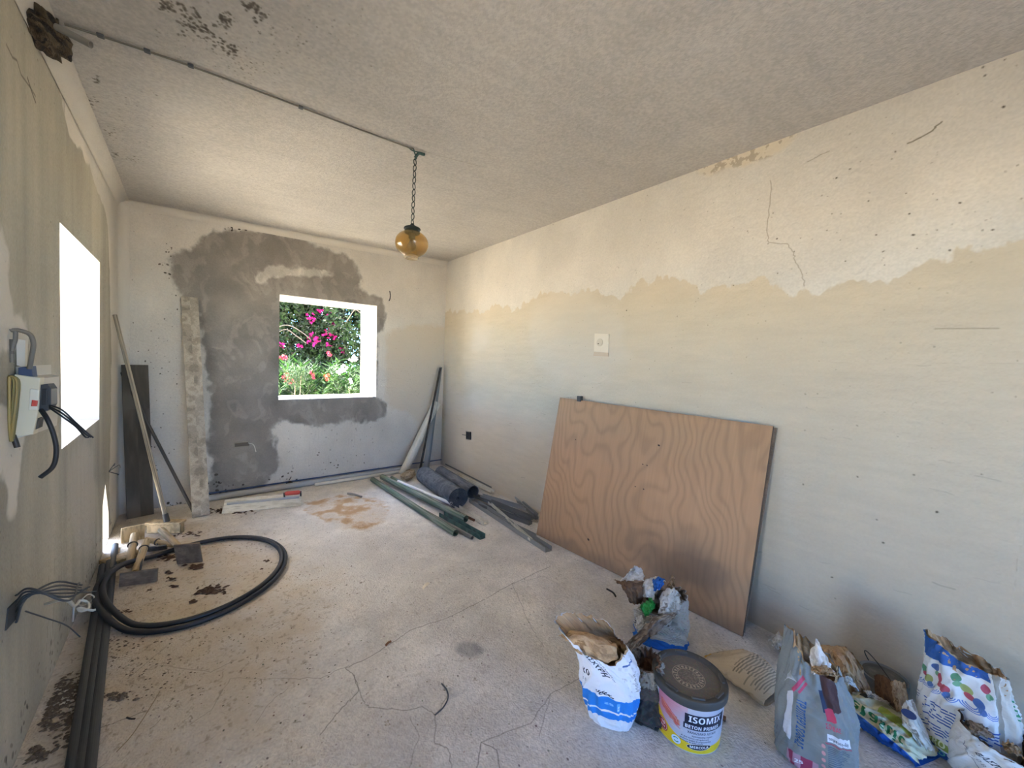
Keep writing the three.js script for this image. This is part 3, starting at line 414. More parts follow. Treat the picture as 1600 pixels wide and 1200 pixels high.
// ---------------------------------------------------------------- heap of pipes and profiles in the far right corner
{
  const g = 'pipes and profiles heaped in the far right corner';
  const fp = (u, v, y) => floorAt(u, v, y);
  const cp = thing('cream_pipe', 'thick cream plastic pipe leaning against the end wall in the corner', 'pipe', V(0, 0, 0), g);
  const c0 = fp(629, 741, 0.0), c1 = backAt(682, 630, 0.075); mesh('tube', pipeGeo(c0, c1, 0.058, 0.005, 24), M.pvc, cp); mesh('socket_end', pipeGeo(c0.clone().lerp(c1, 0.9), c0.clone().lerp(c1, 1.005), 0.064, 0.006, 24), M.pvc, cp);
  const lean = [[655, 739, 688, 575, 0.03, M.rusty, 'dark metal channel standing leftmost in the far right corner', 0.05], [668, 735, 697, 574, 0.034, M.greyProfile, 'grey metal channel standing tallest in the far right corner', 0.04], [663, 742, 677, 634, 0.05, M.greyProfile, 'short grey metal channel standing behind the felt roll', 0.06]];
  for (const [u0, v0, u1, v1, w, m, label, off] of lean) { const a = fp(u0, v0, 0.002), b = backAt(u1, v1, off + 0.02); b.x = Math.min(b.x, XR - 0.07); lone('standing_profile', profileGeo(channel(w, 0.03, 0.004), a, b, V(-0.4, 0.2, 1)), m, label, 'profile', g); }
  // felt roll with a spiral end, and a hollow roll beside it
  const a = fp(716, 778, 0.118), b = fp(663, 741, 0.118), ax = a.clone().sub(b), L = ax.length(), roll = thing('felt_roll', 'black roofing felt roll lying in the far right corner', 'felt roll', lift(b, 0));
  const sp = []; for (let i = 0; i <= 150; i++) { const t = i / 150, an = t * 6 * 2 * Math.PI, r = 0.022 + 0.093 * t; sp.push([Math.cos(an) * r, Math.sin(an) * r]); }
  const inner = sp.slice().reverse().map(([x, y]) => { const r = Math.hypot(x, y); return [x * (r - 0.009) / r, y * (r - 0.009) / r]; });
  const rg = profileGeo([...sp, ...inner], V(0, 0, 0), V(0, 0, L), UP); rg.applyMatrix4(new THREE.Matrix4().lookAt(a, b, UP)); rg.translate(0, 0.118, 0);
  mesh('rolled_sheet', rg, M.felt, roll);
  const lap = rodGeo(V(0, 0.118, 0), ax.clone().setY(0.0).add(V(0, 0.118, 0)), 0.012, 0.012); mesh('core', lap, M.black, roll);
  lone('hollow_roll', pipeGeo(fp(688, 737, 0.12), fp(739, 769, 0.1), 0.075, 0.01, 26), M.felt, 'hollow dark tube of rolled sheet behind the felt roll', 'roll', g);
  const st = new THREE.IcosahedronGeometry(0.1, 4), p = st.attributes.position; for (let i = 0; i < p.count; i++) { const v = V(p.getX(i), p.getY(i), p.getZ(i)).normalize(), k = Math.pow(Math.pow(Math.abs(v.x), 5) + Math.pow(Math.abs(v.y), 5) + Math.pow(Math.abs(v.z), 5), -0.2) * (0.9 + 0.25 * (fbm(v.x * 3 + 5, v.y * 3 + v.z * 2, 3) - 0.5)); p.setXYZ(i, v.x * 0.105 * k, v.y * 0.055 * k, v.z * 0.07 * k); } st.computeVertexNormals();
  st.rotateZ(0.25).rotateY(0.5); lone('stone_block', st.translate(...fp(638, 742, 0.06).toArray()), M.stone, 'rough cream stone block beside the leaning cream pipe', 'stone');
  // green pipes
  for (const [u0, v0, u1, v1, r, y0, y1, m, label] of [[582, 749, 712, 833, 0.03, 0.03, 0.03, M.green, 'green pipe lying outermost on the floor in the corner heap'], [597, 745, 728, 811, 0.032, 0.07, 0.05, M.green, 'thick green pipe lying on top of the other green pipe'], [648, 790, 738, 840, 0.017, 0.02, 0.02, M.grey, 'thin grey pipe between the green pipes'], [612, 746, 700, 796, 0.02, 0.07, 0.06, M.green, 'thin green pipe behind the thick green one'], [622, 752, 705, 787, 0.018, 0.1, 0.07, M.white, 'white spattered pipe lying in front of the felt roll'], [626, 757, 741, 813, 0.012, 0.08, 0.03, M.rust, 'rusty iron rod among the green pipes']])
    lone('heap_pipe', pipeGeo(fp(u0, v0, y0), fp(u1, v1, y1), r, 0.003), m, label, 'pipe', g);
  for (const [u0, v0, u1, v1, w, h, y, m, label, y2] of [[690, 806, 754, 842, 0.06, 0.04, 0.002, M.teal, 'teal painted bar end sticking out below the green pipes'], [705, 790, 759, 820, 0.055, 0.035, 0.002, M.pvc, 'cream box profile pointing out under the felt roll'], [737, 784, 857, 862, 0.07, 0.04, 0.002, M.greyProfile, 'long grey channel reaching out in front of the plywood'], [700, 737, 770, 770, 0.05, 0.03, 0.05, M.pvc, 'cream channel lying behind the hollow roll'], [697, 726, 800, 778, 0.03, 0.02, 0.03, M.darkProfile, 'dark channel lying closest to the right wall'], [703, 725, 836, 800, 0.03, 0.02, 0.005, M.darkProfile, 'long dark channel lying along the foot of the right wall'], [752, 776, 823, 797, 0.05, 0.03, 0.05, M.greyProfile, 'grey channel lying across the dark channels'], [750, 790, 829, 820, 0.05, 0.03, 0.003, M.darkProfile, 'dark channel lying under the grey channels'], [778, 754, 838, 806, 0.035, 0.025, 0.06, M.greyProfile, 'grey channel propped towards the plywood'], [783, 756, 839, 812, 0.035, 0.025, 0.03, M.darkProfile, 'dark channel propped towards the plywood'], [764, 786, 830, 845, 0.025, 0.02, 0.03, M.pvc, 'thin cream strip lying on the long grey channel'], [742, 776, 832, 812, 0.06, 0.03, 0.03, M.darkProfile, 'wide dark channel in the middle of the heap'], [712, 731, 790, 772, 0.04, 0.025, 0.02, M.greyProfile, 'pale grey channel behind the cream channel'], [772, 750, 826, 790, 0.04, 0.03, 0.09, M.darkProfile, 'dark channel raised on top of the propped channels'], [760, 800, 836, 838, 0.03, 0.02, 0.012, M.greyProfile, 'thin grey channel beside the long grey channel']])
    lone('metal_channel', profileGeo(channel(w, h, 0.004), fp(u0, v0, y), fp(u1, v1, Math.min(y, 0.02))), m, label, 'channel', g);
}
// ---------------------------------------------------------------- plywood sheet leaning on the right wall
function sheetGeo(c00, c10, c11, c01, t) { // corners seen from the front, thickness goes back
  const n = c10.clone().sub(c00).cross(c01.clone().sub(c00)).normalize(), g = new THREE.BoxGeometry(1, 1, 1, 8, 8, 1), p = g.attributes.position;
  for (let i = 0; i < p.count; i++) { const s = p.getX(i) + 0.5, r = p.getY(i) + 0.5, q = c00.clone().lerp(c10, s).lerp(c01.clone().lerp(c11, s), r).addScaledVector(n, (p.getZ(i) - 0.5) * t); p.setXYZ(i, q.x, q.y, q.z); }
  g.computeVertexNormals(); return g;
}
{
  const w = 1400, h = 1024, c = newCanvas(w, h), x = c.getContext('2d'), im = x.createImageData(w, h);
  const plyPx = (u, v) => { const A = [[875, 621], [1208, 666], [1160, 995], [838, 835]]; return [(u - lerp(A[0][0], A[3][0], (v - 621) / 300)) / 330, 0]; }; plyPx(0, 0);
  for (let j = 0; j < h; j++) for (let i = 0; i < w; i++) {
    const X = i / h, Y = j / h, wx = fbm(X * 1.6 + 3, Y * 0.9, 4), bulge = fbm(X * 3.1 + 20, Y * 1.7 + 7, 3), f = X * 30 + wx * 34 + bulge * 16, ring = 0.5 + 0.5 * Math.sin(f * 3.2), hair = fbm(X * 120, Y * 5, 2), tone = fbm(X * 1.2 + 40, Y * 1.5, 4);
    let r = 184, g = 143, b = 104; const k = 0.98 + 0.2 * (tone - 0.5) - 0.07 * Math.pow(ring, 2.5) + 0.06 * (hair - 0.5);
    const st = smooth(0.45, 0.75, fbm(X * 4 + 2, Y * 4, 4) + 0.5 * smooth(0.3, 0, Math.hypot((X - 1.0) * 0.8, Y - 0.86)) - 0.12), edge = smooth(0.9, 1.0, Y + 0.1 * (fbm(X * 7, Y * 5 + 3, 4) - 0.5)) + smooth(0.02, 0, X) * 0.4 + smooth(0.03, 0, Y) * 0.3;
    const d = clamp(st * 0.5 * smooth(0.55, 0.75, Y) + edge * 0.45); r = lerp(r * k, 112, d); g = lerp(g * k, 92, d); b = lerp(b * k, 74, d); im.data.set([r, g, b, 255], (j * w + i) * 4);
  }
  x.putImageData(im, 0, 0);
  for (const [a, b, r] of [[0.61, 0.2, 5], [0.55, 0.33, 3], [0.57, 0.33, 3], [0.53, 0.47, 3], [0.57, 0.47, 3], [0.33, 0.88, 6], [0.16, 0.28, 3]]) { x.fillStyle = '#3c2a1c'; x.beginPath(); x.ellipse(a * w, b * h, r * 1.5, r, 0.3, 0, 7); x.fill(); }
  const map = texOf(c); map.wrapS = map.wrapT = THREE.ClampToEdgeWrapping;
  const P = [floorAt(838, 835, 0.004), floorAt(1160, 995, 0.004), rightAt(1208, 666, 0.04), rightAt(875, 621, 0.04)], edgeMat = mat('#5e4a38', 0.9);
  const s = thing('plywood_sheet', 'large reddish plywood sheet leaning against the right wall', 'plywood', P[0].clone());
  const loc = P.map((p) => p.clone().sub(P[0]));
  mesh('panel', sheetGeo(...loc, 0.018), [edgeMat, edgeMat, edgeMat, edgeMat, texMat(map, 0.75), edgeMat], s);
  const mm = (s0, t) => loc[0].clone().lerp(loc[1], s0).lerp(loc[3].clone().lerp(loc[2], s0), t);
  const cl = mm(0.142, 1.0); mesh('clip', new RoundedBoxGeometry(0.035, 0.05, 0.045, 2, 0.004).translate(cl.x + 0.005, cl.y + 0.012, cl.z), M.iron, s, 'small dark metal clip');
  // the second sheet behind, seen along the right edge
  const bk = P.map((p, i) => p.clone().add(V(i < 2 ? 0.05 : 0.021, i < 2 ? 0 : -0.01, i === 2 ? 0.0 : 0))); bk[0].lerp(bk[1], 0.25); bk[3].lerp(bk[2], 0.25); bk[2].addScaledVector(V(0, 0, 1), 0.012); bk[1].addScaledVector(V(0, 0, 1), -0.01);
  lone('backing_board', sheetGeo(...bk, 0.014), [M.brown, M.brown, M.brown, M.brown, M.brown, M.brown], 'dark brown board sandwiched between the plywood sheet and the right wall', 'board');
}
// ---------------------------------------------------------------- sacks, tins and the bucket
const kraft = texMat(blotchTex(['#a07e58', '#b8936a', '#c6a47a', '#947049'], 6), 0.95, { side: THREE.DoubleSide, bumpMap: trowelBump, bumpScale: 0.004 });
const kraftDark = texMat(blotchTex(['#5d4330', '#7a5a40', '#6b4d36'], 6), 0.95, { side: THREE.DoubleSide });
const whitePaper = texMat(blotchTex(['#d9d6cf', '#e6e3dc', '#c9c3b6', '#ded9cd'], 5), 0.85, { side: THREE.DoubleSide });
const dirtyPaper = texMat(blotchTex(['#a99f8e', '#c9c1b2', '#d9d3c6', '#8f8473'], 6), 0.9, { side: THREE.DoubleSide });
const bluePaper = texMat(blotchTex(['#1f5fa8', '#2b72bd', '#2a5f98'], 5), 0.7, { side: THREE.DoubleSide }), greenFoil = mat('#2f9a3c', 0.35, { side: THREE.DoubleSide });
const brownMix = texMat(blotchTex(['#8d7b68', '#a39380', '#7d6b5a', '#b5a896'], 7), 0.9, { side: THREE.DoubleSide });
// local axes at a place on the floor: r to the camera's right, n away from it
function frame(base) { const n = V(base.x - EYE.x, 0, base.z - EYE.z).normalize(), r = n.clone().cross(UP); return { n, r, m: new THREE.Matrix4().makeBasis(r, UP, n.clone().negate()).setPosition(base) }; }
// local coordinates here: x right, y up, z towards the camera
function gridGeo(nu, nv, fn, closed) { // fn(i / nu, j / nv) -> Vector3, uv = the same
  const pos = [], uv = [], idx = [];
  for (let j = 0; j <= nv; j++) for (let i = 0; i <= nu; i++) { const p = fn(i / nu, j / nv); pos.push(p.x, p.y, p.z); uv.push(i / nu, j / nv); }
  for (let j = 0; j < nv; j++) for (let i = 0; i < nu; i++) { const a = j * (nu + 1) + i, b = a + 1, c = a + nu + 1, d = c + 1; idx.push(a, b, d, a, d, c); }
  const g = new THREE.BufferGeometry(); g.setAttribute('position', new THREE.Float32BufferAttribute(pos, 3)); g.setAttribute('uv', new THREE.Float32BufferAttribute(uv, 2)); g.setIndex(idx); g.computeVertexNormals();
  if (closed) { const n = g.attributes.normal; for (let j = 0; j <= nv; j++) { const a = j * (nu + 1), b = a + nu, x = n.getX(a) + n.getX(b), y = n.getY(a) + n.getY(b), z = n.getZ(a) + n.getZ(b), l = Math.hypot(x, y, z) || 1; n.setXYZ(a, x / l, y / l, z / l); n.setXYZ(b, x / l, y / l, z / l); } }
  return g;
}
const spline = (pts, t) => { const n = pts.length - 1, f = clamp(t) * n, i = Math.min(n - 1, Math.floor(f)), u = f - i, P = (k) => pts[clamp(k, 0, n)], a = P(i - 1), b = P(i), c = P(i + 1), d = P(i + 2); return b.map((_, k) => 0.5 * (2 * b[k] + (c[k] - a[k]) * u + (2 * a[k] - 5 * b[k] + 4 * c[k] - d[k]) * u * u + (3 * b[k] - a[k] - 3 * c[k] + d[k]) * u * u * u)); };
const ridged = (x, y) => { const a = 1 - Math.abs(2 * fbm(x, y, 3) - 1); return a * a; };
// rings: [y, centre x, centre z, half width, half depth, squareness]; rim(angle) -> [extra height, outward]
function sackGeo(rings, rim, { wrinkle = 0.012, seedAt = 0, inset = 0, from = 0, nu = 96, nv = 46, fold = 5 } = {}) {
  const g = gridGeo(nu, nv, (s, t0) => {
    const t = lerp(from, 1, t0), th = s * Math.PI * 2, [y, cx, cz, a, b, q] = spline(rings, t), c = Math.cos(th), sn = Math.sin(th), e = 2 / q;
    let k = 1; const up = smooth(0.45, 1, t), [dh, dout] = rim ? rim(th) : [0, 0];
    const px = Math.cos(th) * 2.2, pz = Math.sin(th) * 2.2, w = wrinkle * ((ridged(px * 1.3 + seedAt, pz * 1.3 + t * fold) - 0.55) * 1.3 + 0.5 * (ridged(px * 3 + seedAt + 9, pz * 3 + t * 11) - 0.5)) * smooth(0, 0.12, t);
    k = 1 - inset / Math.max(a, b);
    const X = Math.sign(c) * Math.pow(Math.abs(c), e) * (a * k + w + dout * up * a), Z = -Math.sign(sn) * Math.pow(Math.abs(sn), e) * (b * k + w + dout * up * b);
    return V(cx + X, Math.max(0.001, y + dh * up + 0.4 * w * t), cz + Z);
  }, true);
  const top = rings[rings.length - 1][0], P = g.attributes.position, U = g.attributes.uv; for (let i = 0; i < P.count; i++) U.setY(i, clamp(P.getY(i) / top, 0.002, 0.998));
  return g;
}
function discGeo(rings, y = 0.001) { const [, cx, cz, a, b] = rings[0]; return new THREE.CircleGeometry(1, 32).rotateX(Math.PI / 2).scale(a, 1, b).translate(cx, y, cz); }
function printTex(draw, w = 1024, h = 512) { const c = newCanvas(w, h), x = c.getContext('2d'); draw(x, w, h); return texOf(c); }
function rimOf(list) { const L = list.slice().sort((a, b) => a[0] - b[0]); return (th) => { const d = ((th * 180 / Math.PI) % 360 + 360) % 360; let i = L.findIndex((p) => p[0] > d); const b = i < 0 ? [L[0][0] + 360, ...L[0].slice(1)] : L[i], a = i < 0 ? L[L.length - 1] : i === 0 ? [L[L.length - 1][0] - 360, ...L[L.length - 1].slice(1)] : L[i - 1], t = smooth(0, 1, (d - a[0]) / (b[0] - a[0])), j = 0.006 * (noise(d * 0.25, 3) - 0.5) + 0.005 * (noise(d * 0.7, 9) - 0.5); return [lerp(a[1], b[1], t) + j, lerp(a[2], b[2], t)]; }; }
function text(x, s, px, py, size, color, opt = {}) { x.save(); x.translate(px, py); x.rotate(opt.rot ?? 0); x.scale(opt.sx ?? 1, opt.sy ?? 1); x.fillStyle = color; x.font = `${opt.weight ?? 'bold'} ${size}px ${opt.font ?? 'sans-serif'}`; x.textAlign = opt.align ?? 'left'; x.fillText(s, 0, 0); x.restore(); }
function smudge(x, w, h, n, style, s = 1) { for (let i = 0; i < n; i++) { x.fillStyle = style(); x.beginPath(); x.ellipse(rr(0, w), rr(0, h), rr(1, 12) * s, rr(1, 5) * s, rr(0, 3), 0, 7); x.fill(); } }
const paperMat = (map, rough = 0.75) => new THREE.MeshStandardMaterial({ map, roughness: rough, side: THREE.DoubleSide, bumpMap: trowelBump, bumpScale: 0.002 });
function open(label, name, base, rings, rim, map, opt = {}) {
  const t = thing(name, label, 'sack', V(0, 0, 0)), f = frame(base); f.m.decompose(t.position, t.quaternion, t.scale);
  mesh('paper_wall', sackGeo(rings, rim, opt), paperMat(map, opt.rough), t);
  if (opt.lining !== false) mesh('lining', sackGeo(rings, rim && ((th) => { const [a, b] = rim(th); return [a - 0.004 + 0.012 * noise(th * 7, 4), b]; }), { ...opt, inset: 0.007, from: 0.35, nv: 26 }), opt.liningMat ?? kraft, t, 'brown kraft paper lining');
  mesh('bottom', discGeo(rings), dirtyPaper, t); t.userData.rings = undefined; delete t.userData.rings; return t;
}
// sheet lofted through rows of control points, crumpled
function flapGeo(rows, { nu = 26, nv = 20, crumple = 0.006, s = 0 } = {}) { return gridGeo(nu, nv, (a, b) => { const r = rows.map((row) => spline(row, a)), p = spline(r, b), k = crumple; return V(p[0] + k * (ridged(a * 4 + s, b * 4) - 0.5), p[1] + k * (ridged(a * 4 + s + 7, b * 4 + 3) - 0.5), p[2] + 2 * k * (ridged(a * 5 + s + 13, b * 5) - 0.5)); }); }
// photo pixel -> local point on the facing plane of a frame, pushed d metres towards the camera
function localPx(base) { const inv = frame(base).m.clone().invert(); return (u, v, d = 0) => { const n = frame(base).n, p = uprightAt(u, v, base.clone().addScaledVector(n, -d)).applyMatrix4(inv); return [p.x, p.y, p.z]; }; }

// white and blue open sack
{
  const base = floorAt(951, 1122), L = localPx(base);
  const map = printTex((x, w, h) => { // front = right half
    x.fillStyle = '#e4e4e6'; x.fillRect(0, 0, w, h); const Y = (t) => h * (1 - t);
    for (const [t0, t1] of [[0.30, 0.47], [0.19, 0.275]]) { x.fillStyle = '#1f7fd0'; x.fillRect(0, Y(t1), w, Y(t0) - Y(t1)); }
    text(x, 'ΚΟ', 600, Y(0.66), 52, '#22252e'); text(x, 'Τ Ο', 606, Y(0.57), 24, '#3a3d45', { weight: 'normal' }); text(x, 'ΙΣΧΥΡΗ', 735, Y(0.93), 40, '#2c2f38', { rot: 1.4, sx: 0.8 }); text(x, 'κόλλα πλακιδίων', 772, Y(0.92), 15, '#5a5d66', { rot: 1.4, weight: 'normal' });
    for (const [dx, dy] of [[0, 0], [16, 4], [-15, 3], [4, 14], [22, 16], [34, 22]]) { x.strokeStyle = '#2c2f38'; x.lineWidth = 5; x.beginPath(); x.arc(740 + dx, Y(0.5) + dy - 18, 6, 0, 5); x.stroke(); }
    x.fillStyle = '#5fb0ea'; x.fillRect(792, Y(0.44), 16, 60); text(x, '25 kg', 805, Y(0.33), 14, '#e8f2fa', { rot: -1.57 }); text(x, '25', 756, Y(0.37), 22, '#9fcdf0', {});
    x.strokeStyle = '#3d5f9c'; x.lineWidth = 7; x.beginPath(); x.moveTo(900, Y(0.86)); x.lineTo(1000, Y(0.9)); x.stroke(); text(x, 'ΚΟΛΛΑ', 930, Y(0.78), 34, '#9a9a98', { rot: 1.5 });
    smudge(x, w, h, 120, () => `rgba(150,140,124,${rr(0.03, 0.12)})`); x.save(); x.beginPath(); x.rect(860, 0, 170, h * 0.56); x.clip(); smudge(x, w, h, 900, () => `rgba(120,108,90,${rr(0.06, 0.2)})`, 1.4); x.restore();
  });
  const rings = [[0, 0.005, 0.0, 0.075, 0.05, 3.2], [0.02, 0.004, 0.0, 0.085, 0.058, 3.2], [0.10, 0.0, 0, 0.112, 0.075, 3], [0.17, -0.005, 0, 0.122, 0.08, 2.8], [0.24, -0.012, 0.0, 0.118, 0.078, 2.6], [0.29, -0.04, 0.0, 0.12, 0.075, 2.5], [0.33, -0.075, 0.0, 0.135, 0.072, 2.3]];
  open('white paper sack with blue bands standing open beside the paint bucket', 'paper_sack', base, rings, rimOf([[0, 0.0, 0.02], [40, 0.0, 0], [90, 0.05, 0.1], [140, 0.055, 0.2], [180, 0.05, 0.3], [205, 0.045, 0.2], [235, 0.01, 0], [270, -0.03, 0], [300, -0.05, 0], [330, -0.01, 0]]), map, { seedAt: 3, wrinkle: 0.012 });
  const t = scene.children[scene.children.length - 1], P = (a) => a.map((r) => r.map((q) => L(...q)));
  mesh('inner_fold', flapGeo(P([[[872, 992, 0.02], [900, 985, 0.0], [930, 992, 0.0], [962, 1006, 0.0]], [[884, 1000, 0.05], [908, 996, 0.055], [936, 1004, 0.055], [964, 1012, 0.04]], [[905, 1020, 0.055], [922, 1028, 0.06], [945, 1034, 0.055], [966, 1028, 0.04]]]), { crumple: 0.008, s: 17 }), kraft, t, 'folded brown inner paper');
}
// crumpled sack with paper and a green wrapper stuffed in
{
  const base = floorAt(1032, 1000), L = localPx(base), map = printTex((x, w, h) => {
    x.fillStyle = '#b9b1a2'; x.fillRect(0, 0, w, h); x.fillStyle = '#1d62ad'; x.fillRect(0, h * 0.74, w, h * 0.26); x.fillStyle = '#c9c6c0'; x.fillRect(470, 0, 110, h * 0.74);
    smudge(x, w, h * 0.74, 700, () => `rgba(${rr(90, 200)},${rr(84, 190)},${rr(70, 170)},.2)`, 1.3); for (let i = 0; i < 16; i++) { x.fillStyle = 'rgba(80,84,92,.5)'; x.fillRect(760 + rr(0, 20), 190 + i * 11, rr(100, 200), 3); }
    x.fillStyle = '#26262a'; for (const [a, b, c, d] of [[560, 250, 40, 10], [560, 280, 30, 10], [575, 300, 40, 10], [555, 320, 14, 40], [590, 250, 12, 60], [600, 330, 26, 12], [560, 360, 40, 10]]) x.fillRect(a, b, c, d); });
  const rings = [[0, -0.005, 0, 0.13, 0.09, 3], [0.03, -0.005, 0, 0.138, 0.096, 3], [0.09, 0, 0, 0.14, 0.1, 2.8], [0.15, 0.0, 0, 0.132, 0.095, 2.6], [0.2, 0, 0, 0.12, 0.09, 2.4], [0.24, 0.0, 0, 0.115, 0.085, 2.3]];
  const t = open('crumpled dirty sack with a blue base stuffed with torn paper', 'stuffed_sack', base, rings, rimOf([[0, 0.06, 0], [45, 0.05, 0], [90, 0.02, 0], [180, -0.02, 0.1], [270, -0.05, 0.05], [320, 0.03, 0]]), map, { seedAt: 11, wrinkle: 0.024, fold: 8, liningMat: brownMix });
  const P = (a) => a.map((r) => r.map((q) => L(...q))), sh = (n, rows, m, s, label) => mesh(n, flapGeo(P(rows), { crumple: 0.014, s }), m, t, label);
  sh('paper_flap', [[[960, 906, 0.05], [980, 908, 0.08], [1005, 908, 0.05]], [[972, 918, 0.1], [985, 922, 0.12], [1004, 922, 0.08]], [[985, 940, 0.1], [992, 944, 0.1], [1002, 940, 0.06]]], kraftDark, 1, 'brown torn flap');
  sh('paper_flap', [[[968, 907, 0.03], [985, 905, 0.02], [1006, 908, 0.02]], [[978, 899, -0.01], [990, 894, -0.03], [1005, 897, -0.01]], [[986, 890, -0.02], [993, 883, -0.03], [1003, 890, -0.02]]], whitePaper, 2, 'white torn flap');
  sh('paper_flap', [[[1002, 925, 0.05], [1003, 912, 0.04], [1010, 905, 0.03], [1022, 901, 0.02]], [[1010, 935, 0.1], [1013, 920, 0.09], [1020, 908, 0.07], [1030, 904, 0.04]], [[1020, 938, 0.08], [1026, 922, 0.08], [1034, 912, 0.06], [1040, 908, 0.03]]], whitePaper, 3, 'white folded paper');
  sh('paper_flap', [[[1021, 903, 0.05], [1030, 902, 0.06], [1038, 906, 0.05]], [[1020, 912, 0.1], [1028, 911, 0.11], [1036, 914, 0.08]], [[1022, 922, 0.1], [1026, 921, 0.1], [1030, 920, 0.08]]], bluePaper, 4, 'blue printed scrap');
  sh('paper_flap', [[[1032, 928, 0.08], [1044, 918, 0.08], [1056, 922, 0.06], [1062, 928, 0.04]], [[1030, 945, 0.13], [1042, 938, 0.14], [1054, 940, 0.1], [1064, 942, 0.05]], [[1026, 958, 0.13], [1040, 960, 0.14], [1054, 958, 0.1], [1066, 955, 0.05]]], dirtyPaper, 5, 'pale torn paper');
  sh('paper_flap', [[[1040, 916, 0.04], [1046, 905, 0.02], [1050, 899, 0.0]], [[1045, 920, 0.05], [1050, 910, 0.03], [1052, 902, 0.01]], [[1048, 924, 0.05], [1052, 914, 0.02], [1053, 905, 0.0]]], kraft, 6, 'brown torn tip');
  sh('wrapper', [[[998, 948, 0.12], [1006, 940, 0.12], [1016, 934, 0.1]], [[1004, 956, 0.15], [1012, 950, 0.16], [1022, 942, 0.12]], [[1008, 962, 0.13], [1016, 958, 0.13], [1024, 950, 0.1]]], greenFoil, 7, 'shiny green wrapper');
  sh('paper_flap', [[[975, 1008, 0.16], [1000, 982, 0.18], [1025, 964, 0.17], [1056, 956, 0.12]], [[978, 1014, 0.18], [1004, 992, 0.2], [1030, 974, 0.19], [1056, 962, 0.14]], [[984, 1020, 0.17], [1010, 1000, 0.19], [1024, 992, 0.18], [1040, 975, 0.14]]], brownMix, 8, 'twisted brown strip');
  sh('paper_flap', [[[994, 962, 0.08], [1002, 964, 0.1], [1010, 970, 0.1]], [[993, 975, 0.1], [1002, 976, 0.12], [1008, 978, 0.12]], [[994, 984, 0.1], [1000, 984, 0.12], [1005, 986, 0.12]]], whitePaper, 9, 'white scrap');
}
// soot-black empty bag slumped between the white sack and the bucket
{
  const base = floorAt(1012, 1118), rings = [[0, 0, 0, 0.07, 0.06, 2.4], [0.03, 0, 0, 0.08, 0.07, 2.4], [0.1, -0.005, 0, 0.078, 0.065, 2.3], [0.17, -0.01, 0, 0.07, 0.06, 2.2], [0.23, -0.015, -0.01, 0.055, 0.045, 2.1]];
  const map = printTex((x, w, h) => { x.fillStyle = '#4f463c'; x.fillRect(0, 0, w, h); x.fillStyle = '#33302c'; x.fillRect(0, h * 0.5, w, h * 0.5); x.fillStyle = '#968b7a'; x.fillRect(0, 0, w, h * 0.26); smudge(x, w, h, 900, () => `rgba(${rr(30, 120)},${rr(26, 100)},${rr(22, 84)},.3)`, 1.5); });
  const t = open('grimy dark bag slumped between the white sack and the paint bucket', 'grimy_bag', base, rings, rimOf([[0, 0.02, 0], [90, 0.03, 0], [200, 0, 0], [280, -0.01, 0]]), map, { seedAt: 21, wrinkle: 0.02, fold: 9, liningMat: kraftDark });
}
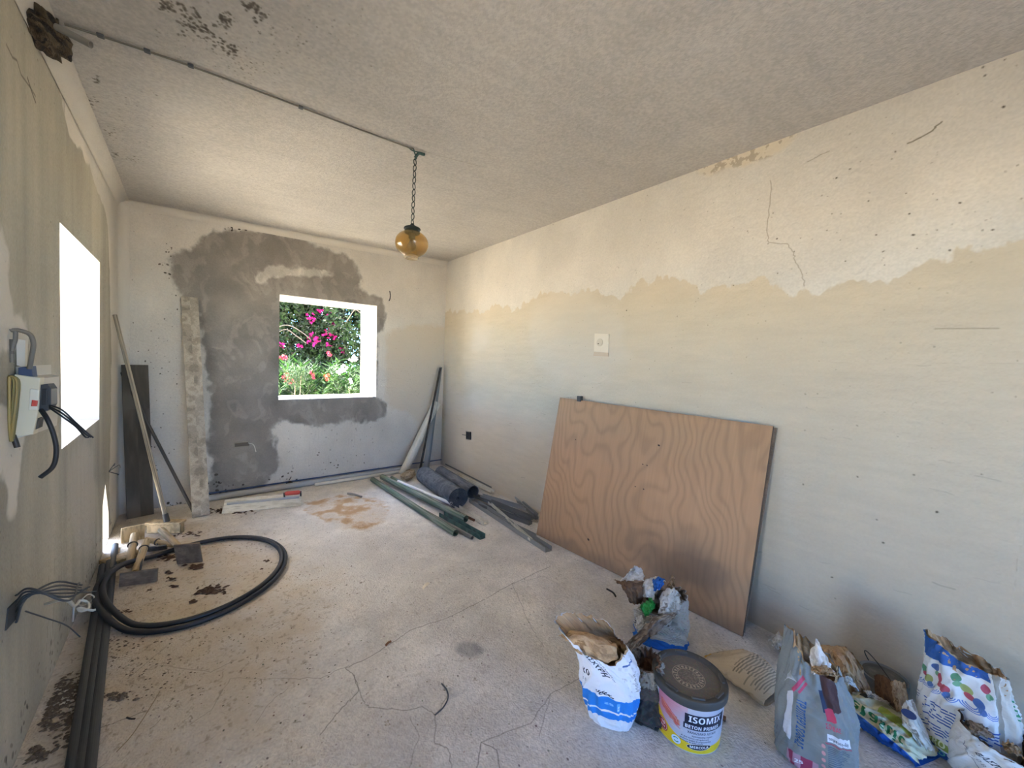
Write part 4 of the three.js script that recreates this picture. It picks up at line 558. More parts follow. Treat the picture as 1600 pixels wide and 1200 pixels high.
// paint bucket
{
  const base = floorAt(1072, 1134), t = thing('paint_bucket', 'plastic paint bucket with a dusty dark lid and yellow label', 'bucket', V(0, 0, 0)), f = frame(base), H = 0.208, R = 0.14, R0 = 0.127; f.m.decompose(t.position, t.quaternion, t.scale);
  const label = printTex((x, w, h) => { // wraps all round; front centre at w * 0.75
    x.fillStyle = '#b9bcc6'; x.fillRect(0, 0, w, h); const F0 = 1260; x.fillStyle = '#ccd6e2'; x.fillRect(F0 - 120, 0, 92, h); x.fillStyle = '#8f96a6'; x.fillRect(F0 - 105, 110, 60, 220);
    const g = x.createLinearGradient(F0, 0, F0 + 270, 200); g.addColorStop(0, '#cf7f92'); g.addColorStop(0.5, '#c8939f'); g.addColorStop(1, '#b9bcc6'); x.fillStyle = g; x.fillRect(F0 - 26, 0, 310, h);
    for (let i = 0; i < 260; i++) { const a = rnd(), b = rnd(); x.fillStyle = `rgba(${rr(190, 225)},${rr(70, 120)},${rr(60, 90)},.35)`; x.beginPath(); x.ellipse(F0 + 20 + a * 190, 120 + a * 120 + (b - 0.5) * 90, rr(6, 26), rr(3, 12), 0.5, 0, 7); x.fill(); }
    x.strokeStyle = 'rgba(240,215,200,.8)'; x.lineWidth = 3; x.beginPath(); x.moveTo(F0 + 30, 90); x.bezierCurveTo(F0 + 90, 150, F0 + 190, 170, F0 + 190, 230); x.stroke(); x.beginPath(); x.moveTo(F0 + 130, 300); x.lineTo(F0 + 250, 296); x.stroke();
    x.fillStyle = '#e8c313'; x.beginPath(); x.moveTo(F0 - 130, 250); x.lineTo(F0 - 26, 210); x.bezierCurveTo(F0 + 70, 330, F0 + 190, 410, F0 + 430, 430); x.lineTo(F0 + 700, 420); x.lineTo(w, 420); x.lineTo(w, h); x.lineTo(F0 - 130, h); x.fill(); x.fillRect(0, 420, F0, h);
    x.strokeStyle = '#8f8a4a'; x.lineWidth = 3; x.beginPath(); x.moveTo(F0 - 26, 0); x.lineTo(F0 - 26, h); x.stroke();
    x.fillStyle = '#15172e'; x.fillRect(F0 + 260, 70, 420, 112); x.fillRect(F0 + 250, 180, 420, 66); text(x, 'ISOMIX', F0 + 290, 160, 100, '#eef0f4', { sx: 0.95 }); text(x, 'BETON PRIMER', F0 + 262, 234, 56, '#e6eaee', { sx: 0.85 });
    text(x, 'ΧΑΛΑΖΙΑΚΟ ΑΣΤΑΡΙ', F0 + 290, 292, 38, '#22243c', { sx: 0.82 }); text(x, 'πρόσφυσης νερού', F0 + 330, 326, 26, '#33354c', { sx: 0.9 }); text(x, 'Α για λείες επιφάνειες', F0 + 235, 354, 24, '#2a2c44'); text(x, 'μπετόν σοβάς & γυψοσανίδα', F0 + 222, 382, 24, '#2a2c44', { sx: 0.9 }); text(x, 'έτοιμο & από νερό', F0 + 226, 406, 24, '#2a2c44');
    x.fillStyle = '#15172e'; x.beginPath(); x.ellipse(F0 + 410, 440, 120, 34, -0.08, 0, 7); x.fill(); x.strokeStyle = '#e8e4d0'; x.lineWidth = 4; x.stroke(); text(x, 'MERCOLA', F0 + 410, 455, 40, '#f2f2ee', { align: 'center', rot: -0.06 });
    x.fillStyle = '#a8221e'; x.beginPath(); x.ellipse(F0 + 40, 380, 56, 72, -0.4, 0, 7); x.fill(); x.strokeStyle = '#f4d9d0'; x.lineWidth = 5; x.beginPath(); x.ellipse(F0 + 40, 380, 46, 60, -0.4, 0, 7); x.stroke(); text(x, '10', F0 + 16, 376, 46, '#ffe9e4'); text(x, 'ΕΤΗ', F0 + 14, 412, 30, '#ffe9e4');
    x.fillStyle = '#cfe2ee'; x.beginPath(); x.arc(F0 + 190, 440, 46, 0, 7); x.fill(); x.strokeStyle = '#5a8f7a'; x.lineWidth = 11; x.beginPath(); x.arc(F0 + 190, 440, 24, 0.4, 2.4); x.stroke(); x.beginPath(); x.arc(F0 + 190, 440, 24, 3.4, 5.6); x.stroke();
  }, 2048, 512);
  const wallG = gridGeo(72, 6, (s, v) => { const a = s * 2 * Math.PI, r = lerp(R0, R - 0.004, v); return V(Math.cos(a) * r, lerp(0.008, H - 0.016, v), -Math.sin(a) * r); }, true);
  const body = mesh('body', new THREE.LatheGeometry([[0, 0], [R0 - 0.004, 0], [R0, 0.004], [R - 0.006, H - 0.02], [R - 0.006, H]].map(([a, b]) => new THREE.Vector2(a, b)), 72), mat('#c8c4b8', 0.5), t);
  wallG.scale(1.008, 1, 1.008); mesh('label', wallG, paperMat(label, 0.45), body, 'yellow and grey printed label');
  const dusty = printTex((x, w, h) => { x.fillStyle = '#6b645a'; x.fillRect(0, 0, w, h); smudge(x, w, h, 1400, () => `rgba(${rr(90, 160)},${rr(82, 145)},${rr(70, 125)},.16)`, 1.6); x.save(); x.translate(w * 0.5, h * 0.52); for (let k = 0; k < 22; k++) { x.save(); x.rotate(k / 22 * 6.283); x.fillStyle = '#b5a890'; x.fillRect(-4, -128, 8, 32); x.fillRect(-12, -128 + (k % 3) * 10, 24, 7); x.restore(); } x.strokeStyle = '#a99c84'; x.lineWidth = 5; for (const r of [92, 136]) { x.beginPath(); x.arc(0, 0, r, 0, 7); x.stroke(); } for (let i = 0; i < 160; i++) { x.fillStyle = 'rgba(180,166,142,.5)'; const a = rr(0, 6.3), r = 88 * Math.sqrt(rnd()); x.fillRect(Math.cos(a) * r, Math.sin(a) * r, rr(3, 16), 4); } x.restore(); }, 512, 512);
  const lid = mesh('lid', new THREE.LatheGeometry([[R - 0.022, H + 0.012], [R - 0.016, H + 0.022], [R + 0.004, H + 0.024], [R + 0.008, H + 0.018], [R + 0.008, H - 0.008], [R - 0.001, H - 0.017], [R - 0.003, H - 0.017]].map(([a, b]) => new THREE.Vector2(a, b)), 72), mat('#45443f', 0.55), t, 'dark grey plastic lid');
  mesh('lid_top', new THREE.CircleGeometry(R - 0.02, 64).rotateX(-Math.PI / 2).rotateY(-0.35).translate(0, H + 0.013, 0), paperMat(dusty, 0.9), lid, 'dust-covered lid with an embossed round seal');
  for (let k = 0; k < 8; k++) { const a = k / 8 * 6.283 + 0.3; mesh('lid_clip', new RoundedBoxGeometry(0.05, 0.012, 0.012, 2, 0.003).translate(0, H + 0.023, R - 0.012).rotateY(a), mat('#4a4944', 0.55), lid); }
}
// beige and yellow sack lying flat
function lying(label, name, pts, widths, heights, map, opt = {}) { // pts: spine on the floor
  const t = thing(name, label, 'sack', V(0, 0, 0)), N = pts.length;
  const g = gridGeo(60, 44, (s, v) => {
    const c = spline(pts.map((p) => [p.x, p.y, p.z]), v), c2 = spline(pts.map((p) => [p.x, p.y, p.z]), Math.min(1, v + 0.02)), c1 = spline(pts.map((p) => [p.x, p.y, p.z]), Math.max(0, v - 0.02)), d = V(c2[0] - c1[0], 0, c2[2] - c1[2]).normalize(), sd = d.clone().cross(UP), th = s * 2 * Math.PI, w = spline(widths.map((q) => [q]), v)[0], h = spline(heights.map((q) => [q]), v)[0];
    const e = 0.75, X = Math.sign(Math.cos(th)) * Math.pow(Math.abs(Math.cos(th)), e) * w, Y = Math.sign(Math.sin(th)) * Math.pow(Math.abs(Math.sin(th)), 0.9), wr = (opt.wrinkle ?? 0.012) * (ridged(Math.cos(th) * 3 + v * 7 + (opt.seedAt ?? 0), Math.sin(th) * 2 + v * 3) - 0.5);
    return V(c[0] + sd.x * (X + wr), Math.max(0.002, (opt.y ?? 0) + h * (0.5 + 0.5 * Y) + wr * (Y > -0.5 ? 1 : 0)), c[2] + sd.z * (X + wr));
  }, true);
  mesh('paper_wall', g, paperMat(map, opt.rough), t); return t;
}
{
  const map = printTex((x, w, h) => { // u: 0..0.5 top, along v
    x.fillStyle = '#bda98c'; x.fillRect(0, 0, w, h); x.fillStyle = '#c8b69a'; x.fillRect(0, 0, w * 0.5, h); x.fillStyle = '#d6a233'; x.fillRect(330, h * 0.04, 130, 44); x.fillRect(50, h * 0.05, 120, 44); x.fillStyle = '#7b7c74'; x.fillRect(210, h * 0.05, 80, 44); x.fillStyle = '#c08d2a'; x.fillRect(w * 0.04, h * 0.1, 46, h * 0.55); x.fillRect(w * 0.93, h * 0.1, 70, h * 0.6);
    for (let i = 0; i < 14; i++) { x.fillStyle = `rgba(84,78,66,${rr(0.35, 0.6)})`; x.fillRect(120 + rr(0, 20), h * 0.5 + i * 16, rr(200, 320), 8); } x.fillStyle = '#3b4560'; x.fillRect(10, h * 0.62, 36, 70); x.fillRect(w * 0.9, h * 0.62, 50, 80); smudge(x, w, h, 260, () => `rgba(150,130,100,${rr(0.05, 0.15)})`, 1.6); });
  lying('beige and yellow sack lying flat behind the paint bucket', 'flat_sack', [floorAt(1212, 1096), floorAt(1190, 1080), floorAt(1160, 1058), floorAt(1135, 1040), floorAt(1122, 1028)], [0.1, 0.12, 0.125, 0.115, 0.1], [0.05, 0.085, 0.1, 0.07, 0.03], map, { seedAt: 5 });
}
// grey plaster sack standing, top folded open
{
  const base = floorAt(1270, 1186), L = localPx(base), map = printTex((x, w, h) => {
    x.fillStyle = '#838682'; x.fillRect(0, 0, w, h); smudge(x, w, h, 300, () => `rgba(${rr(130, 170)},${rr(135, 175)},${rr(140, 180)},.14)`, 2);
    x.save(); x.translate(42, 0); x.fillStyle = '#d7d9de'; x.beginPath(); x.moveTo(600, h * 0.36); x.lineTo(648, h * 0.3); x.lineTo(650, h * 0.76); x.lineTo(604, h * 0.74); x.fill(); text(x, 'ΤΡΙΠΤΕΡΙ ΣΟΒΑΣ', 668, h * 0.34, 50, '#2a5488', { rot: 1.57, sx: 0.56, weight: 'bold italic' });
    x.fillStyle = '#b98d98'; x.fillRect(640, h * 0.84, 96, h * 0.16); x.fillStyle = '#a33b58'; x.fillRect(652, h * 0.84, 20, h * 0.16); x.fillRect(700, h * 0.84, 26, h * 0.16); text(x, '25', 680, h * 0.93, 26, '#eee');
    x.fillStyle = '#c04a66'; x.save(); x.translate(660, h * 0.3); x.rotate(-0.9); x.fillRect(-10, -20, 90, 16); x.fillRect(10, 4, 60, 10); x.restore(); for (let i = 0; i < 16; i++) { x.strokeStyle = 'rgba(210,212,216,.6)'; x.lineWidth = 2; x.beginPath(); x.moveTo(560 + i * 4, h * 0.3 - i * 3); x.lineTo(620 + i * 3, h * 0.16 + i * 2); x.stroke(); }
    x.restore(); x.save(); x.translate(790 * 0.32 + 6, 0); x.scale(0.68, 1); x.fillStyle = '#26344e'; x.fillRect(790, h * 0.22, 30, 70); x.fillStyle = '#4a2f2c'; x.fillRect(820, h * 0.1, 130, h * 0.24); x.fillStyle = '#c23b54'; x.beginPath(); x.moveTo(800, h * 0.33); x.lineTo(856, h * 0.32); x.lineTo(860, h * 0.4); x.lineTo(804, h * 0.42); x.fill(); x.fillStyle = '#d9dbe0'; x.fillRect(800, h * 0.52, 150, 34); text(x, 'ΣΟΒΑΣ', 795, h * 0.48, 28, '#c2475e'); text(x, 'τσιμεντοειδής', 806, h * 0.57, 18, '#3c414b'); x.fillStyle = '#b0394f'; x.fillRect(790, h * 0.6, 170, 4);
    for (let i = 0; i < 4; i++) { x.fillStyle = '#d99a98'; x.beginPath(); x.arc(782, h * (0.645 + i * 0.06), 9, 0, 7); x.fill(); } for (let i = 0; i < 15; i++) { x.fillStyle = 'rgba(44,60,84,.6)'; x.fillRect(802, h * 0.63 + i * 8, rr(90, 150), 3); }
    x.fillStyle = '#7a3a58'; x.fillRect(760, h * 0.93, 264, 20); x.fillStyle = '#c9a9b4'; x.fillRect(760, h * 0.97, 264, 8); text(x, 'CE', 880, h * 0.9, 26, '#2c3648'); x.strokeStyle = '#2c3648'; x.lineWidth = 3; x.beginPath(); x.arc(858, h * 0.89, 10, 0, 7); x.stroke();  x.restore(); });
  const rings = [[0, 0.0, 0, 0.112, 0.085, 3], [0.02, 0.0, 0, 0.12, 0.092, 3], [0.1, 0.0, 0, 0.124, 0.1, 2.8], [0.2, -0.003, 0, 0.124, 0.1, 2.6], [0.28, -0.008, 0, 0.116, 0.09, 2.4], [0.35, -0.02, -0.005, 0.1, 0.07, 2.3], [0.42, -0.03, -0.01, 0.085, 0.05, 2.2]];
  const t = open('grey plaster sack with blue lettering standing with its torn top folded', 'plaster_sack', base, rings, rimOf([[0, -0.05, 0.05], [60, 0.0, 0], [120, 0.02, 0], [180, 0.06, 0], [215, 0.07, -0.2], [240, 0.02, 0], [270, -0.03, 0], [320, -0.06, 0.1]]), map, { seedAt: 31, wrinkle: 0.014, fold: 4 });
  const P = (a) => a.map((r) => r.map((q) => L(...q)));
  mesh('paper_flap', flapGeo(P([[[1264, 1030, 0.09], [1275, 1002, 0.03], [1278, 1000, 0.0]], [[1268, 1048, 0.12], [1288, 1040, 0.1], [1296, 1036, 0.06]], [[1270, 1050, 0.12], [1292, 1048, 0.11], [1304, 1052, 0.07]]]), { crumple: 0.01, s: 41 }), whitePaper, t, 'white torn flap');
  mesh('paper_flap', flapGeo(P([[[1266, 1042, 0.125], [1285, 1040, 0.12], [1300, 1044, 0.08]], [[1272, 1052, 0.135], [1290, 1054, 0.13], [1306, 1058, 0.09]]]), { crumple: 0.012, s: 44 }), kraft, t, 'brown torn flap');
}
// torn kraft sack heaped against the right wall
{
  const base = floorAt(1332, 1092), L = localPx(base), t = thing('kraft_sack', 'torn brown kraft sack slumped between the grey sack and the tin', 'sack', V(0, 0, 0)); frame(base).m.decompose(t.position, t.quaternion, t.scale);
  const P = (a) => a.map((r) => r.map((q) => L(...q)));
  mesh('paper_wall', flapGeo(P([[[1278, 1008, 0.0], [1300, 1008, -0.05], [1322, 1012, -0.05], [1340, 1028, 0.0]], [[1290, 1022, 0.05], [1308, 1016, 0.03], [1330, 1026, 0.03], [1350, 1052, 0.04]], [[1300, 1046, 0.09], [1318, 1040, 0.09], [1338, 1056, 0.08], [1360, 1082, 0.05]], [[1310, 1062, 0.1], [1326, 1066, 0.11], [1342, 1078, 0.09], [1362, 1096, 0.05]], [[1316, 1100, 0.06], [1330, 1104, 0.07], [1345, 1106, 0.06], [1364, 1104, 0.03]]]), { crumple: 0.016, s: 51, nu: 36, nv: 36 }), kraft, t);
  mesh('paper_flap', flapGeo(P([[[1308, 1058, 0.12], [1324, 1056, 0.12], [1332, 1064, 0.1]], [[1318, 1068, 0.13], [1332, 1070, 0.13], [1342, 1080, 0.1]]]), { crumple: 0.008, s: 55 }), whitePaper, t, 'white printed flap');
  mesh('paper_flap', flapGeo(P([[[1350, 1078, 0.1], [1362, 1082, 0.1], [1372, 1090, 0.08]], [[1358, 1090, 0.11], [1374, 1094, 0.1], [1392, 1100, 0.08]]]), { crumple: 0.008, s: 57 }), dirtyPaper, t, 'pale torn strip');
  const b2 = floorAt(1226, 1020), r2 = thing('paper_scraps', 'crumpled white and brown paper scraps at the foot of the right wall', 'scrap paper', V(0, 0, 0)), L2 = localPx(b2); frame(b2).m.decompose(r2.position, r2.quaternion, r2.scale); const P2 = (a) => a.map((r) => r.map((q) => L2(...q)));
  mesh('scrap', flapGeo(P2([[[1200, 996, 0], [1214, 990, 0], [1228, 994, 0]], [[1204, 1004, 0.05], [1216, 1002, 0.06], [1228, 1006, 0.04]], [[1212, 1014, 0.04], [1220, 1014, 0.05], [1230, 1016, 0.03]]]), { crumple: 0.02, s: 61 }), whitePaper, r2, 'white crumpled scrap'); mesh('scrap', flapGeo(P2([[[1214, 1004, 0.04], [1226, 998, 0.02], [1240, 992, 0]], [[1218, 1014, 0.06], [1230, 1010, 0.05], [1240, 1006, 0.02]], [[1220, 1020, 0.04], [1230, 1020, 0.04], [1240, 1018, 0.02]]]), { crumple: 0.02, s: 63 }), kraft, r2, 'brown crumpled scrap');
}
// round tin with a wire handle
{
  const c = floorAt(1388, 1075), p = V(Math.min(c.x, XR - 0.11), 0, c.z - 0.0), t = thing('metal_tin', 'small round metal tin with a wire handle against the right wall', 'tin', p), R = 0.088, H = 0.135;
  mesh('body', new THREE.LatheGeometry([[0, 0.004], [R - 0.003, 0.004], [R, 0], [R, H], [R - 0.004, H + 0.003], [R - 0.01, H], [R - 0.012, H - 0.012], [0, H - 0.014]].map(([a, b]) => new THREE.Vector2(a, b)), 48), mat('#8d8f8e', 0.45, { metalness: 0.4 }), t);
  mesh('lid', new THREE.LatheGeometry([[0, H - 0.006], [R - 0.02, H - 0.006], [R - 0.018, H - 0.0], [R - 0.013, H - 0.002]].map(([a, b]) => new THREE.Vector2(a, b)), 48), texMat(tex.dirtyGrey, 0.7), t);
  const arc = []; for (let i = 0; i <= 20; i++) { const a = i / 20 * Math.PI; arc.push(V(Math.cos(a) * (R + 0.004) * 0.75 + 0.0, H - 0.01 + Math.sin(a) * 0.075, Math.cos(a) * (R + 0.004) * -0.66 - Math.sin(a) * 0.05)); } mesh('wire_handle', curveGeo(arc, 0.0025, 40, 6), M.iron, t);
}
// folded cardboard and a slim sack in front of the tin
{
  const base = floorAt(1400, 1128), L = localPx(base), t = thing('cardboard_flap', 'folded brown cardboard standing in front of the metal tin', 'cardboard', V(0, 0, 0)); frame(base).m.decompose(t.position, t.quaternion, t.scale); const P = (a) => a.map((r) => r.map((q) => L(...q)));
  mesh('panel', flapGeo(P([[[1366, 1056, 0.0], [1378, 1054, 0.02], [1392, 1064, 0.05]], [[1366, 1078, 0.02], [1380, 1080, 0.03], [1394, 1085, 0.06]], [[1372, 1092, 0.03], [1386, 1100, 0.05], [1400, 1110, 0.07]]]), { crumple: 0.005, s: 71 }), kraftDark, t); mesh('panel', flapGeo(P([[[1391, 1064, 0.05], [1402, 1063, 0.04], [1414, 1066, 0.02]], [[1394, 1085, 0.06], [1406, 1086, 0.05], [1420, 1092, 0.03]], [[1400, 1112, 0.07], [1412, 1116, 0.06], [1428, 1128, 0.04]]]), { crumple: 0.005, s: 73 }), kraft, t);
  const b2 = floorAt(1440, 1168), t2 = thing('slim_sack', 'limp pale sack lying against the sack with the flowered border', 'sack', V(0, 0, 0)), L2 = localPx(b2); frame(b2).m.decompose(t2.position, t2.quaternion, t2.scale); const P2 = (a) => a.map((r) => r.map((q) => L2(...q)));
  mesh('paper_wall', flapGeo(P2([[[1405, 1108, 0.04], [1415, 1096, 0.03], [1424, 1092, 0.0]], [[1408, 1126, 0.08], [1424, 1118, 0.07], [1436, 1118, 0.02]], [[1424, 1148, 0.09], [1440, 1146, 0.08], [1450, 1150, 0.02]], [[1444, 1176, 0.06], [1456, 1172, 0.06], [1462, 1176, 0.02]]]), { crumple: 0.01, s: 75, nu: 30, nv: 30 }), dirtyPaper, t2); mesh('emblem', new THREE.CircleGeometry(0.022, 20).scale(1, 0.8, 1).translate(...L2(1420, 1116, 0.102)), mat('#2f3a5e', 0.8, { side: THREE.DoubleSide }), t2, 'dark blue printed roundel');
}
// green and blue sack lying in front
{
  const map = printTex((x, w, h) => { x.fillStyle = '#cfc9a8'; x.fillRect(0, 0, w, h); smudge(x, w, h, 500, () => `rgba(${rr(130, 200)},${rr(120, 190)},${rr(80, 140)},.2)`, 2); x.fillStyle = '#1f5cb0'; x.beginPath(); x.moveTo(w * 0.84, 0); x.lineTo(w, 0); x.lineTo(w, h); x.lineTo(w * 0.9, h); x.lineTo(w * 0.85, h * 0.6); x.lineTo(w * 0.88, h * 0.3); x.fill(); x.fillRect(w * 0.5, 0, w * 0.34, h * 0.98); x.fillStyle = '#1f5cb0'; x.fillRect(0, 0, w * 0.05, h);
    text(x, 'elastic', w * 0.16, h * 0.9, 116, '#2f7a48', { rot: -Math.PI / 2, sx: 0.95 }); x.fillStyle = '#a9b34e'; x.fillRect(w * 0.21, h * 0.2, 54, h * 0.45); for (let i = 0; i < 6; i++) { x.fillStyle = 'rgba(60,70,90,.7)'; x.fillRect(w * 0.32 + i * 16, h * (0.3 + rr(0, 0.1)), 5, h * 0.3); } x.fillStyle = '#38456c'; x.fillRect(w * 0.3, h * 0.1, 60, 40); x.fillStyle = '#3a362c'; x.fillRect(w * 0.24, h * 0.8, 60, 50); });
  lying('crumpled sack with green lettering and a blue side lying before the cardboard', 'elastic_sack', [floorAt(1336, 1112), floorAt(1360, 1130), floorAt(1392, 1150), floorAt(1425, 1172), floorAt(1452, 1192)], [0.07, 0.1, 0.11, 0.105, 0.08], [0.09, 0.1, 0.09, 0.075, 0.03], map, { seedAt: 9, wrinkle: 0.03 });
}
// sack with the flowered border
{
  const base = floorAt(1508, 1176).add(V(-0.045, 0, -0.01)), map = printTex((x, w, h) => {
    x.fillStyle = '#dddcd6'; x.fillRect(0, 0, w, h); x.fillStyle = '#9c9484'; x.fillRect(860, 0, 164, h); x.fillStyle = '#cfcabd'; x.fillRect(890, 0, 134, h); x.fillStyle = '#2c5c9c'; x.fillRect(520, 0, 330, h * 0.1);
    for (let i = 0; i < 10; i++) { const a = 540 + i * 32, b = h * (0.17 + 0.07 * (i % 3)); x.fillStyle = ['#b8505e', '#5a8f68', '#a3ad68', '#4a6aa0', '#b8505e'][i % 5]; x.beginPath(); x.ellipse(a, b, 20, 17, i, 0, 7); x.fill(); x.fillStyle = ['#75a47a', '#b4525e', '#4f74a8'][i % 3]; x.beginPath(); x.ellipse(a + 8, b + 26, 15, 12, i, 0, 7); x.fill(); }
    x.strokeStyle = '#5a78b8'; x.lineWidth = 3; for (let k = 0; k < 6; k++) for (const r of [14, 21, 28]) { x.beginPath(); x.arc(545 + k * 58, h * 0.345, r, 0.1, 3.04); x.stroke(); }
    for (let i = 0; i < 6; i++) { x.fillStyle = '#3f5a9c'; for (let a = 590 + (i % 3) * 8; a < 840; a += rr(24, 60)) x.fillRect(a, h * (0.5 + i * 0.028), rr(16, 50), 6); } for (let i = 0; i < 4; i++) { x.fillStyle = '#3f5a9c'; for (let a = 585 + i * 14; a < 760; a += rr(24, 60)) x.fillRect(a, h * (0.7 + i * 0.028), rr(16, 46), 6); }
    x.fillStyle = '#8fa04a'; x.fillRect(500, h * 0.835, 380, 36); text(x, 'ZERO', 680, h * 0.895, 46, '#dfe6c0', { align: 'center' }); x.fillStyle = '#c9d3d6'; x.fillRect(500, h * 0.905, 380, 8); x.fillStyle = '#1d4a84'; x.fillRect(500, h * 0.92, 380, 44); text(x, 'NANO', 690, h * 0.965, 34, '#57a08a', { align: 'center' }); text(x, 'ΟΟΙ', 950, h * 0.2, 50, '#3f8a5a', { rot: 1.4 }); x.fillStyle = '#3f5a9c'; x.fillRect(528, h * 0.66, 18, 34); x.fillStyle = '#8a8f9c'; for (let i = 0; i < 5; i++) x.fillRect(530, h * (0.5 + i * 0.028), 20, 6); });
  const rings = [[0, 0.0, 0, 0.108, 0.07, 3], [0.02, 0.0, 0, 0.116, 0.076, 3], [0.12, 0.005, 0, 0.128, 0.085, 2.8], [0.22, 0.008, 0, 0.128, 0.08, 2.6], [0.3, 0.005, 0, 0.118, 0.065, 2.4], [0.37, 0.0, 0.0, 0.11, 0.05, 2.3], [0.41, -0.004, 0.0, 0.108, 0.04, 2.2]];
  open('white sack with a flowered border and green stripe standing against the right wall', 'flowered_sack', base, rings, rimOf([[0, -0.07, 0.0], [45, -0.01, 0], [90, 0.01, 0], [140, 0.03, 0.02], [180, 0.05, 0.05], [220, 0.03, 0], [270, -0.01, -0.1], [320, -0.01, 0]]), map, { seedAt: 44, wrinkle: 0.016, fold: 3, liningMat: kraft });
}
// small white sack in front of it
{
  const base = floorAt(1552, 1232), map = printTex((x, w, h) => { x.fillStyle = '#e6e2da'; x.fillRect(0, 0, w, h); text(x, 'ΒΑΣΙΜΕΟ', 700, h * 0.24, 44, '#3a3a3c', { rot: 0.75, sx: 0.8 }); text(x, 'Σ Ο Β Α Σ', 690, h * 0.34, 26, '#6a6a68', { rot: 0.75, weight: 'normal' }); smudge(x, w, h, 200, () => `rgba(170,160,140,${rr(0.05, 0.15)})`, 2); x.strokeStyle = '#6a6a70'; x.lineWidth = 3; x.beginPath(); x.moveTo(640, h * 0.2); x.lineTo(760, h * 0.7); x.stroke(); });
  const rings = [[0, 0, 0, 0.095, 0.075, 3], [0.02, 0, 0, 0.105, 0.083, 3], [0.08, 0.003, 0, 0.11, 0.088, 2.7], [0.15, 0.006, 0, 0.108, 0.085, 2.5], [0.2, 0.008, 0, 0.1, 0.075, 2.3]];
  const t = open('small white sack with its brown lining torn open beside the flowered sack', 'small_sack', base, rings, rimOf([[0, 0.01, 0.1], [60, 0.03, 0.1], [120, 0.04, 0], [180, 0.04, 0], [230, 0.0, 0], [300, -0.02, 0]]), map, { seedAt: 52, wrinkle: 0.016, fold: 5, liningMat: kraftDark });
  const L = localPx(base), P = (a) => a.map((r) => r.map((q) => L(...q))); mesh('paper_flap', flapGeo(P([[[1498, 1134, 0.02], [1512, 1126, 0.0], [1532, 1124, -0.02]], [[1508, 1138, 0.05], [1524, 1138, 0.06], [1544, 1142, 0.03]], [[1520, 1148, 0.05], [1534, 1150, 0.06], [1552, 1152, 0.03]]]), { crumple: 0.014, s: 81 }), brownMix, t, 'crumpled brown paper'); mesh('paper_flap', flapGeo(P([[[1566, 1160, 0.08], [1576, 1158, 0.07], [1588, 1164, 0.05]], [[1572, 1174, 0.1], [1584, 1176, 0.1], [1598, 1184, 0.08]]]), { crumple: 0.012, s: 83 }), kraft, t, 'brown torn flap');
}
